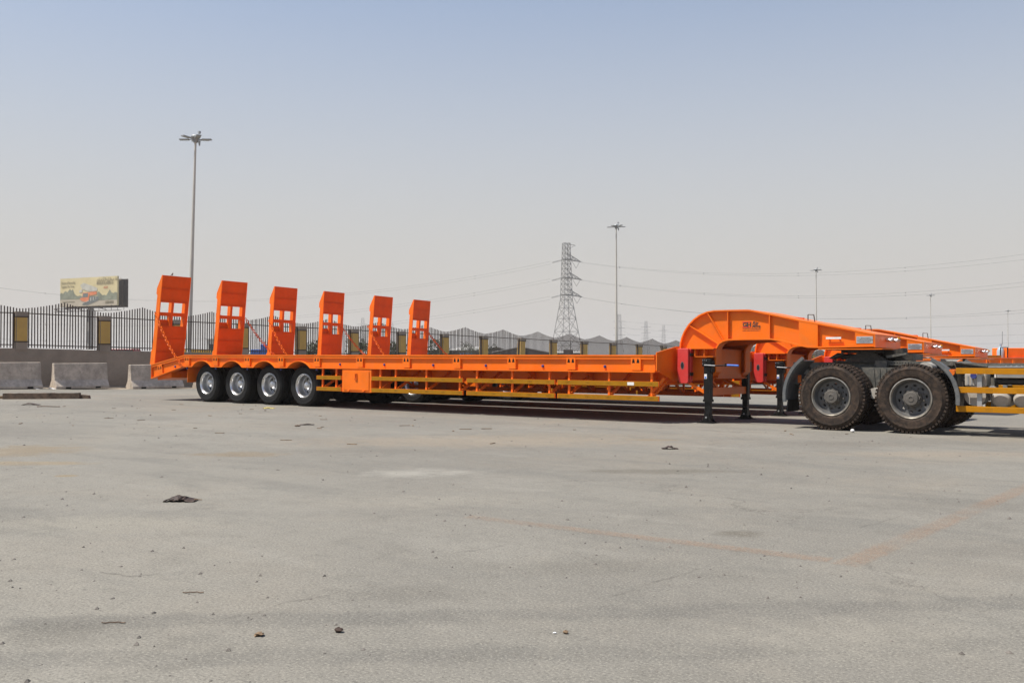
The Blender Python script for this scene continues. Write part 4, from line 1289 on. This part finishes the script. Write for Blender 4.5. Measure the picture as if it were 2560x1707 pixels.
# crossarms pointing to picture right
armd = Matrix.Rotation(-R(62), 3, 'Z') @ Vector((SV.x, SV.y, 0))
arma = math.atan2(armd.y, armd.x)
Q = Matrix.Rotation(arma, 4, 'Z')
for za in (39.75, 32.7, 25.95):
    h = half(za)
    mb = MB()
    tip = Q @ Vector((h + 4.6, 0, za - .9))
    for s_ in (-1, 1):
        p = Q @ Vector((h * .6, s_ * h, za)); p2 = Q @ Vector((h * .6, s_ * h * .9, za + 2.2))
        mb.beam(p, tip, .28); mb.beam(p2, tip, .13)
        for k in (.3, .55, .8):
            mb.beam(p.lerp(tip, k), p2.lerp(tip, k), .1)
            mb.beam(p.lerp(tip, k), p2.lerp(tip, k - .25), .1)
    mb.beam(Q @ Vector((-h, -h, za)), Q @ Vector((h, -h, za)), .3); mb.beam(Q @ Vector((-h, h, za)), Q @ Vector((h, h, za)), .3)
    for a, b in ((.25, .62), (1.0, .62)):
        mb.beam(Q @ Vector((h + 4.6 * a * .85, 0, za - .6 - a * .3)), Q @ Vector((h + 2.5, 0, za - 3.4)), .13)
    m_ = mb.build('crossarm', m_lattice, pyl); m_['kind'] = 'stuff'
    st = MB()
    for dz in (0, .32):
        st.beam(Q @ Vector((-h, 0, za + .05 - dz)), Q @ Vector((-h - 4.2, 0, za - 1.0 - dz)), .14)
    each(st, 'insulator_string', m_lattice, pyl)
mb = MB().beam(Q @ Vector((-1.2, 0, PH)), Q @ Vector((3.6, 0, PH - .9)), .2).beam(Q @ Vector((1.2, 0, PH - 2)), Q @ Vector((3.6, 0, PH - .9)), .12)
mb.build('earth_wire_arm', m_lattice, pyl)
for (x, y, H), lab in (((-515.9, 910.6, 45.4), 'small faint pylon beside the slim floodlight mast'), ((-591.6, 1115., 45.4), 'small faint pylon between the slim mast and the gooseneck'), ((-650.9, 1282., 45.4), 'small faint pylon just left of the nearest gooseneck'),
                       ((-814.2, 817.7, 45.3), 'tiny faint pylon seen between the fourth and fifth ramps'), ((-896.2, 955.9, 44.9), 'tiny faint pylon seen between the fifth and sixth ramps')):
    o, hf, ph = pylon('lattice_pylon', lab, x, y, H, 4.2, 1.4, .13, 5, R(50), 'distant power line pylons')
    for za in (39, 31.5, 24):
        dd = Matrix.Rotation(-R(50), 3, 'Z') @ Vector((SV.x, SV.y, 0))
        MB().beam(dd * -6.5 + Vector((0, 0, za)), dd * 6.5 + Vector((0, 0, za)), .3, .4).build('crossarm', m_lattice, o)

def wire(label, a, b, sag, r=.05):
    a, b = Vector(a), Vector(b)
    n = 40
    pts = [a.lerp(b, i / n) - Vector((0, 0, 4 * sag * (i / n) * (1 - i / n))) for i in range(n + 1)]
    mb = MB()
    for i in range(n):
        mb.tube(pts[i], pts[i + 1], r, n=4)
    for i in range(3, n, 6):
        mb.box(pts[i].x - .13, pts[i].x + .13, pts[i].y - .13, pts[i].y + .13, pts[i].z - .13, pts[i].z + .06)
    return mb.build('conductor', m_wire, WR)
WR = thing('power_line', 'power line wires strung left and right from the big pylon', 'power line', (-201.8, 314.4, -1.2))
WRI = WR.location.copy()
def wr(a, b, sag, r=.028):
    wire('', Vector(a) - WRI, Vector(b) - WRI, sag, r)
wr((-197.2, 317.8, 37.6), (32.5, 320.1, 43.2), 11.5); wr((-197.2, 317.8, 37.3), (32.5, 320.1, 40.3), 11.0)
wr((-197.0, 317.9, 30.7), (32.4, 320.0, 34.2), 11.5); wr((-197.0, 317.9, 30.4), (32.4, 320., 31.8), 11.0)
wr((-196.5, 318.3, 23.8), (32.3, 320.0, 25.3), 11.5); wr((-196.5, 318.3, 23.5), (32.3, 319.9, 22.1), 10.0)
wr((-206.6, 310.9, 37.9), (-558.8, 113.5, 73.2), 29.5); wr((-206.6, 310.9, 36.8), (-558.8, 113.5, 73.9), 29.5)
wr((-206.9, 310.7, 31.0), (-558.2, 113.9, 40.), 21.5); wr((-206.9, 310.7, 29.9), (-558.2, 113.9, 40.), 21.5)
wr((-207., 310.7, 24.1), (-558., 114., 31.), 20.5); wr((-207., 310.7, 22.9), (-558.3, 113.8, 31.4), 20.5)
WR2 = thing('power_line', 'faint lower wires of the distant power line at right', 'power line', (-515.9, 910.6, -1.2))
WR, WRI = WR2, WR2.location.copy()
for z, zb, sg in ((38, 62, 26), (31, 49, 24), (24, 36, 20)):
    wr((-515.9, 910.6, z), (330, 620, zb), sg, .07)
    wr((-591.6, 1115., z), (-515.9, 910.6, z), 6, .07)

# ------------------------------------------------------------------ sheds, greenery and parked things beyond the fence
def frame_rot():
    return math.atan2(SV.y, SV.x)
def shed(label, x, y, w, d, h, rise, gable, rz=0, signs=(), doors=()):
    """local x along the front, y away from the viewer"""
    o = thing('shed', label, 'shed', (x, y, -1.2), frame_rot() + rz, 'low sheds beyond the fence')
    if gable:
        MB().prism([(-w / 2, 0), (w / 2, 0), (w / 2, h), (0, h + rise), (-w / 2, h)], 0, d).build('wall', m_shed, o)
        for s_ in (-1, 1):
            a = (s_ * (w / 2 + .5), h - rise * .06); b = (0, h + rise + .06)
            pts = [a, b] if s_ < 0 else [b, a]
            MB().strip(pts, -.4, d + .3, -.14).build('roof_slope', m_roof, o)
    else:
        MB().box(-w / 2, w / 2, 0, d, 0, h).build('wall', m_shed, o)
        MB().prism([(-.4, h), (d * .55, h + rise), (d + .3, h + .1), (d + .3, h + .25), (d * .55, h + rise + .15), (-.4, h + .15)], -w / 2 - .3, w / 2 + .3, 'yz').build('roof', m_roof, o)
    for a, b, z0, z1 in signs:
        MB().box(a, b, -.08, -.01, z0, z1).build('blue_sign', m_signblue, o)
    for a, b, z0, z1 in doors:
        MB().box(a, b, -.06, -.01, z0, z1).build('shutter_door', m_signblue, o)
    return o
shed('dark shed with a pale roof and blue signs, behind the fence right of the ramps', -153.7, 191.1, 8.6, 26, 3.55, 1.0, False, R(-14), ((-1.4, -.2, 2.0, 2.9), (.3, 2.3, 2.0, 3.0)))
shed('dark gabled shed behind the leaning pillar, left of the big pylon', -121.8, 171.1, 14.2, 20, 2.75, 1.35, True)
shed('dark low shed with a blue shutter just right of the last ramp', -156.2, 183.1, 3.9, 16, 3.2, .8, False, R(6), (), ((-1.5, -.2, .3, 2.8),))
shed('pale roofed low shed under the big pylon', -161.3, 253.6, 8.6, 18, 2.95, .5, False)

def cabin(name, label, cat, x, y, rz, body, w=4.5, d=1.8, h=1.9, van=True):
    o = thing(name, label, cat, (x, y, zg(y)), rz)
    b = MB().prism([(-w / 2, .35), (w / 2, .35), (w / 2, 1.0), (w * .36, 1.15), (w * .25, h), (-w * .46, h), (-w / 2, 1.1)], -d / 2, d / 2).build('body', body, o, bevel=.06)
    MB().prism([(w * .33, 1.18), (w * .24, h - .12), (-w * .42, h - .12), (-w * .45, 1.18)], -d / 2 - .012, d / 2 + .012).build('window', m_glass, o)
    for sx in (-.32, .32):
        for sy in (-1, 1):
            MB().tube((w * sx, sy * (d / 2 - .2), .33), (w * sx, sy * (d / 2 + .02), .33), .33, n=16).build('wheel', m_tyre_tr, o)
    return o
cabin('parked_van', 'white van roof showing over the wall beneath the billboard', 'van', -104.2, 60.3, R(30), m_white, 5.0, 1.9, 2.75)
cabin('parked_car', 'red vehicle roof showing over the wall between billboard pole and first ramp', 'car', -91.5, 57.1, R(35), m_redcar, 4.6, 1.8, 2.72)
# ochre skip container
oc = thing('ochre_container', 'long ochre container behind the fence, between the first and second ramps', 'container', (-80.9, 58.7, zg(58.7)), frame_rot())
MB().prism([(-1.35, 0), (1.35, 0), (1.35, 2.65), (-1.35, 2.65)], -1, 1).build('container_body', m_yellow2, oc, bevel=.03)
for i in range(10):
    MB().box(-1.25 + i * .27, -1.15 + i * .27, -1.05, -1.002, .1, 2.55).build('container_rib', m_yellow2, oc)
# blue pump set
bm_ = thing('blue_machine', 'blue machine behind the fence, between the second and third ramps', 'machine', (-56.1, 45.8, zg(45.8)), frame_rot())
MB().box(-.62, .10, -.5, .5, .3, 2.25).build('machine_body', m_bluemac, bm_, bevel=.05)
MB().box(.12, .60, -.5, .5, .3, 2.62).build('machine_cabin', m_bluemac, bm_, bevel=.05)
MB().tube((.35, 0, 2.6), (.35, 0, 2.85), .06, n=10).build('exhaust', m_redcar, bm_)
for sx in (-.4, .4):
    MB().tube((sx, -.55, .3), (sx, .55, .3), .3, n=16).build('wheel', m_tyre_tr, bm_)
# white hoarding hut
wh = thing('white_hut', 'narrow white hut behind the fence just left of the second ramp', 'hut', (-101.0, 75.0, zg(75)), frame_rot())
MB().box(-.75, .75, 0, 2.2, 0, 4.4).build('hut_wall', m_cream, wh)
MB().box(-.9, .9, -.15, 2.35, 4.4, 4.52).build('hut_roof', m_roof, wh)
MB().box(-.5, .5, -.04, -.005, 2.4, 3.8).build('hut_window', m_glass, wh)
# rooftop tank by the pylon
tk = thing('roof_tank', 'dark boxy tank on legs in front of the big pylon base', 'tank', (-80.9, 126.6, -1.2), frame_rot())
MB().box(-.75, .75, -.5, .5, 2.5, 3.25).build('tank_box', m_shed, tk, bevel=.04)
for sx in (-.6, .6):
    for sy in (-.4, .4):
        MB().box(sx - .05, sx + .05, sy - .05, sy + .05, 0, 2.5).build('leg', m_picket, tk)

def bush(label, x, y, h, r, seed):
    rnd = random.Random(seed)
    z0 = zg(y)
    o = thing('shrub_tree', label, 'tree', (x, y, z0), 0, 'dusty trees beyond the fence')
    tr = MB().tube((0, 0, 0), (.05, .03, h * .45), .09, .06, 8)
    for k in range(6):
        a = rnd.uniform(0, 6.28)
        tr.tube((.03, .02, h * rnd.uniform(.2, .4)), (math.cos(a) * r * .6, math.sin(a) * r * .6, h * rnd.uniform(.55, .85)), .045, .015, 6)
    tr.build('trunk', m_bark, o, smooth=50)
    mb = MB()
    cl = [(rnd.uniform(-1, 1) * r * .75, rnd.uniform(-1, 1) * r * .75, h * rnd.uniform(.38, .95), rnd.uniform(.25, .5) * r) for _ in range(26)]
    for cx, cy, cz, cr in cl:
        for _ in range(70):
            v = Vector((rnd.gauss(0, 1), rnd.gauss(0, 1), rnd.gauss(0, .8))).normalized() * cr * rnd.uniform(.3, 1.05)
            c = Vector((cx, cy, cz)) + v
            a = Vector((rnd.gauss(0, 1), rnd.gauss(0, 1), rnd.gauss(0, 1))).normalized()
            b = a.cross(Vector((rnd.gauss(0, 1), rnd.gauss(0, 1), rnd.gauss(0, 1)))).normalized()
            l = rnd.uniform(.06, .13)
            mb.raw([c - a * l, c + b * l * .45, c + a * l, c - b * l * .45], [(0, 1, 2, 3)])
    mb.build('crown', m_leaf, o)
bush('dusty tree behind the fence, just left of the fourth ramp', -53.0, 48.0, 2.75, 1.1, 3)
bush('dusty tree behind the fence, between the fourth and fifth ramps', -50.0, 50.2, 3.1, 1.0, 5)
bush('dusty tree behind the fence, between the fifth and sixth ramps', -50.5, 54.0, 3.0, 1.2, 6)
bush('dusty tree behind the fence, just right of the sixth ramp', -49.0, 57.1, 3.35, 1.2, 7)
bush('wide dusty tree above the pale shed roof', -100.2, 125.0, 4.7, 2.6, 9)
bush('small dusty tree between the two dark sheds', -85.1, 111.2, 3.9, 1.5, 12)

# ------------------------------------------------------------------ low orange flatbed at the right edge
fb = thing('orange_flatbed', 'low orange flatbed with side brackets at the right edge behind the truck', 'trailer', (-9.0, 49.1, zg(49)), frame_rot())
zo = -zg(49)
MB().prism([(-.95, .66 + zo), (5.0, .66 + zo), (5.0, 1.06 + zo), (.95, 1.06 + zo), (-.05, 1.06 + zo), (-.35, .98 + zo)], 0, .12).build('side_beam', m_orange, fb)
MB().box(-.05, 5.0, -.03, .2, 1.062 + zo, 1.085 + zo).build('top_flange', m_orange, fb)
MB().box(.92, 5.0, -.03, .12, .64 + zo, .658 + zo).build('bottom_flange', m_orange, fb)
MB().box(-.0, 5.0, .22, 2.6, 1.03 + zo, 1.06 + zo).build('deck', m_orange, fb)
for i in range(7):
    x = 1.0 + i * .57
    MB().box(x - .05, x + .05, -.09, -.001, .83 + zo, .98 + zo).build('bracket', m_orange, fb)
MB().box(.85, .89, -.1, -.001, .68 + zo, 1.05 + zo).build('end_stiffener', m_orange, fb)
MB().box(.0, 1.75, .3, .6, 1.088 + zo, 1.20 + zo).build('ochre_board', m_strip, fb)
hoop = MB().box(1.72, 1.76, .35, .39, 1.088 + zo, 1.55 + zo).box(2.06, 2.10, .35, .39, 1.088 + zo, 1.55 + zo).box(1.72, 2.10, .35, .39, 1.552 + zo, 1.59 + zo)
each(hoop, 'black_frame', m_black, fb)
MB().lathe([(.17, 0), (.17, .35), (.09, .48), (.05, .52), (.05, .66), (.0005, .66)], 16).build('gas_cylinder', m_cyl, fb, smooth=40, loc=(2.02, .9, 1.09 + zo), rot=(math.pi / 2, 0, 0))
MB().tube((2.1, .9, 1.7 + zo), (2.11, .9, 2.35 + zo), .008, n=6).build('whip_aerial', m_black, fb)
MB().box(2.15, 5.0, .5, 2.0, 1.09 + zo, 1.55 + zo).build('engine_cover', m_orange, fb, bevel=.03)
for x in (1.4, 2.6, 3.8):
    for y in (.35, 2.2):
        MB().tube((x, y, zo - .15 + .35 - .12), (x, y + .3, zo - .15 + .35 - .12), .36, n=20).build('wheel', m_tyre_tr, fb, smooth=40)
MB().box(-1.9, -1.05, .5, 1.6, .60 + zo, 1.04 + zo).build('drawbar_box', m_orange, fb, bevel=.02)
MB().box(-1.04, -.7, .7, 1.4, .66 + zo, .98 + zo).build('control_panel', m_glass, fb)

# ------------------------------------------------------------------ loose things on the ground
def place(mb, name, mat, label, cat, x, y, rz=0, smooth=None, group=None):
    o = mb.build(name, mat, None, loc=(x, y, zg(y) + .001), rot=(0, 0, rz), smooth=smooth)
    return tag(o, label, cat, group)

def flap(w, d, h, n, rnd):
    """crumpled sheet with thickness"""
    vs = []; fs = []
    for k in range(2):
        for i in range(n + 1):
            for j in range(4):
                x = (i / n - .5) * w; y = (j / 3 - .5) * d
                z = h * math.exp(-((i / n - .45) * 3) ** 2) * (.35 + .65 * rnd.random()) * (1 - abs(j - 1.3) * .35)
                vs.append((x + rnd.uniform(-.01, .01), y + rnd.uniform(-.02, .02), max(.002, z) + (0 if k == 0 else .008)))
    m = (n + 1) * 4
    for k in range(2):
        for i in range(n):
            for j in range(3):
                a = k * m + i * 4 + j
                f = (a, a + 4, a + 5, a + 1)
                fs.append(f if k else f[::-1])
    for i in range(n):
        for j in (0, 3):
            a = i * 4 + j
            fs.append((a, a + 4, a + 4 + m, a + m))
    for j in range(3):
        for i in (0, n):
            a = i * 4 + j
            fs.append((a, a + 1, a + 1 + m, a + m))
    return MB().raw(vs, fs)
rn = random.Random(4)
pr_ = frame_rot()
sc = flap(.25, .13, .062, 12, rn)
sc = place(sc, 'rubber_scrap', m_scrap, 'torn dark rubber scrap lying alone on the left foreground', 'scrap', -6.92, 4.83, pr_)
st = MB().tube((.03, -.02, .02), (.09, .0, .012), .004, n=6)
tw = place(st, 'wire_stub', m_straw, 'short rusty wire sticking out beside the torn rubber scrap', 'wire', -6.84, 4.87, pr_)
place(flap(.27, .10, .03, 8, rn), 'plastic_strip', m_yellowp, 'faded yellow plastic strip before the nearest trailer wheels', 'plastic scrap', -17.22, 14.30, pr_)
place(flap(.24, .09, .03, 6, rn), 'bark_piece', m_scrap, 'flat dark piece of bark in front of the rear axles', 'bark', -12.65, 11.35, pr_)
place(MB().ball((0, 0, .014), .06, .03, .014, 8, 5, .2), 'wood_chip', m_timber, 'small dark wood chip beside the flat piece of bark', 'wood chip', -12.5, 11.0, pr_)
cr = flap(.20, .10, .05, 7, rn)
place(cr, 'crushed_scrap', m_scrap, 'crushed dark scrap lying in front of the gooseneck', 'scrap', -5.61, 11.22, pr_)
place(MB().ball((0, 0, .028), .032, .032, .028, 10, 7), 'white_ball', m_paper, 'small round white lump on the ground between the truck wheels', 'litter', -4.47, 15.28, 0, 60)
place(MB().ball((0, 0, .010), .018, .015, .011, 8, 6, .25), 'dark_stone', m_scrap, 'dark brown stone in the foreground, left of centre', 'stone', -3.09, 2.96, .4)
place(MB().ball((0, 0, .006), .012, .011, .007, 8, 6, .25), 'brown_stone', m_straw, 'small brown stone at the bottom centre beside a white fleck', 'stone', -2.27, 3.53, .4)
place(MB().ball((0, 0, .003), .009, .006, .004, 7, 5, .3), 'white_fleck', m_paper, 'tiny white fleck beside the brown stone at bottom centre', 'litter', -2.31, 3.50, pr_)
for (x, y), lab in (((-4.2, 3.0), 'curved dry twig at lower left, above the other twig'), ((-4.02, 2.45), 'curved dry twig at lower left, below the other twig')):
    mb = MB(); p = Vector((-.05, 0, .005))
    for k in range(6):
        q = p + Vector((.018, .006 * math.sin(k * 1.1), .002 * (1 if k % 2 else -1)))
        mb.tube(p, q, .0028, n=5); p = q
    place(mb, 'twig', m_timber, lab, 'twig', x, y, pr_)
place(flap(.034, .022, .008, 4, rn), 'dry_leaf', m_straw, 'dry curled leaf at the bottom left, below centre', 'leaf', -3.33, 2.72, pr_)
for (x, y, w), lab in (((-36.2 + 1.7, 17.9, .34), 'white litter at the foot of the leftmost barrier'), ((-34.35, 18.45, .30), 'white litter in the gap between the first two barriers')):
    place(flap(w, .14, .06, 6, rn), 'paper_litter', m_paper, lab, 'litter', x, y, pr_ - .2)
mb = MB(); p = Vector((-.28, 0, .01))
for k in range(6):
    q = p + Vector((.09, .012 * math.sin(k * 2.1), .004 * math.cos(k)))
    mb.tube(p, q, .010, n=5); p = q
place(mb, 'stick', m_timber, 'thin dark stick lying in front of the timber beam', 'stick', -21.9, 11.7, pr_)
place(flap(.4, .16, .07, 7, rn), 'dirt_clod', m_scrap, 'dark lump of dirt at the left, nearer than the timber beam', 'dirt', -23.1, 11.9, pr_)

# sparrow on the first ramp
bd_ = MB().ball((0, 0, .075), .055, .038, .04, 10, 8).ball((.045, 0, .115), .026, .024, .025, 9, 7)
bd_.hexa([(-.05, -.012, .06), (-.13, -.02, .02), (-.13, .02, .02), (-.05, .012, .06), (-.05, -.012, .075), (-.13, -.02, .03), (-.13, .02, .03), (-.05, .012, .075)])
bd_.tube((.068, 0, .115), (.085, 0, .112), .007, .001, 6).tube((.0, .012, .04), (.005, .012, 0), .004, n=5).tube((.0, -.012, .04), (.005, -.012, 0), .004, n=5)
sp = bd_.build('sparrow', m_sparrow, None, loc=(SRX + .262, T0 + .47, 3.388), rot=(0, R(-25), frame_rot() + .3), smooth=60)
sp.scale = (.55, .55, .55)
tag(sp, 'small brown bird perched on top of the first ramp', 'bird')

# scattered grit and dry litter nobody could count
gr = MB(); rg = random.Random(21)
def rock(c, r):
    vs = [(c[0] + r * dx * rg.uniform(.6, 1.1), c[1] + r * dy * rg.uniform(.6, 1.1), c[2] + max(0, r * dz * rg.uniform(.5, .9))) for dx, dy, dz in ((1, 0, .1), (0, 1, .1), (-1, 0, .1), (0, -1, .1), (.1, .1, 1))]
    gr.raw(vs, [(0, 1, 4), (1, 2, 4), (2, 3, 4), (3, 0, 4), (3, 2, 1, 0)])
n = 0
while n < 1000:
    d = 2.2 + 24 * rg.random() ** 1.35
    lat = rg.uniform(-.62, .62) * d
    p = SV * lat + FV * d
    if p.y > 15.0 or (math.sin(p.x * 1.3) + math.sin(p.y * 1.7 + p.x * .6) + rg.uniform(-1.6, 1.6)) < 0: continue
    r = rg.choice((.004, .005, .006, .008, .010, .014)) * rg.uniform(.7, 1.2) * (1 + d * .035)
    rock((p.x, p.y, 0), r)
    n += 1
go = gr.build('grit', m_stone); go['kind'] = 'stuff'; go['label'] = 'loose dark grit scattered over the yard'; go['category'] = 'grit'
lt = MB()
for k in range(80):
    d = rg.uniform(13, 24); lat = rg.uniform(-.6, .45) * d
    p = SV * lat + FV * d
    if p.y > 15.05 or p.y < 8: continue
    a = rg.uniform(0, 6.28); l = rg.uniform(.03, .20)
    lt.beam((p.x, p.y, .006), (p.x + math.cos(a) * l, p.y + math.sin(a) * l, .008), rg.uniform(.008, .03), .008)
lo_ = lt.build('dry_litter', m_straw); lo_['kind'] = 'stuff'; lo_['label'] = 'dry sticks and litter strewn before the trailers'; lo_['category'] = 'litter'

# ------------------------------------------------------------------ dusty air round the whole place
hz = MB().box(-5050, 4050, -3050, 6050, -2.4, 52).build('haze', m_white)
hz['kind'] = 'stuff'; hz['label'] = 'thin dusty haze over the yard and beyond'; hz['category'] = 'haze'
hz.data.materials.clear()
hm = bpy.data.materials.new('dusty_air')
hm.use_nodes = True
ht = hm.node_tree
ht.nodes.remove(ht.nodes['Principled BSDF'])
pv = ht.nodes.new('ShaderNodeVolumePrincipled')
pv.inputs['Color'].default_value = (.97, .93, .88, 1)
pv.inputs['Density'].default_value = .00036
pv.inputs['Anisotropy'].default_value = .15
ht.links.new(pv.outputs[0], ht.nodes['Material Output'].inputs['Volume'])
hz.data.materials.append(hm)

# ------------------------------------------------------------------ cracks in the yard and sand blown against the wall
m_crack = MAT('crack_dirt', (.055, .048, .042), .95, 0, .4, 30)
rc = random.Random(8)
CRACKS = [[(-3.66, 2.78), (-3.63, 2.95), (-3.66, 3.17), (-3.6, 3.34), (-3.6, 3.46)], [(-2.43, 4.19), (-2.39, 4.44), (-2.38, 4.68), (-2.35, 4.83), (-2.33, 5.08)],
          [(-1.97, 6.86), (-1.91, 7.2), (-1.85, 7.63)], [(-3.75, 4.56), (-3.67, 4.72), (-3.63, 4.99)], [(-5.02, 2.98), (-4.79, 3.03), (-4.7, 3.2)]]
for path in CRACKS:
    mb = MB()
    pts = []
    for (x0, y0), (x1, y1) in zip(path, path[1:]):
        n = max(4, int(math.hypot(x1 - x0, y1 - y0) / .045))
        for i in range(n):
            pts.append((x0 + (x1 - x0) * i / n + rc.uniform(-.014, .014), y0 + (y1 - y0) * i / n + rc.uniform(-.014, .014)))
    vs = []; fs = []
    for i, (x, y) in enumerate(pts):
        w = rc.uniform(.0004, .0026)
        vs += [(x - w * .6, y + w, .004), (x + w * .6, y - w, .004)]
    for i in range(len(pts) - 1):
        fs.append((2 * i, 2 * i + 1, 2 * i + 3, 2 * i + 2))
    mb.raw(vs, fs).build('crack', m_crack, ground)
m_sand = MAT('blown_sand', (.30, .245, .18), .95, 0, .12, 3, .4, 40)
vs = []; fs = []
NX, NY = 120, 7
for i in range(NX + 1):
    l = -10 + 46 * i / NX
    for j in range(NY):
        q = j / (NY - 1)
        w = 1.35 + .35 * math.sin(l * .9) + .2 * math.sin(l * 2.3 + 1)
        yy = -.01 - w * q
        zz = (.075 + .03 * math.sin(l * 1.7) + .02 * math.sin(l * 4.1)) * (1 - q) ** 1.6 + (.002 if j < NY - 1 else -.02)
        p = FP0 + FD * l + FNv * (-yy)
        vs.append((p.x, p.y, zg(p.y) + zz + rc.uniform(-.003, .003)))
for i in range(NX):
    for j in range(NY - 1):
        a = i * NY + j
        fs.append((a, a + 1, a + NY + 1, a + NY))
sd = MB().raw(vs, fs).build('sand_drift', m_sand, None, smooth=60)
sd['kind'] = 'stuff'; sd['label'] = 'pale sand blown against the foot of the boundary wall'; sd['category'] = 'sand'
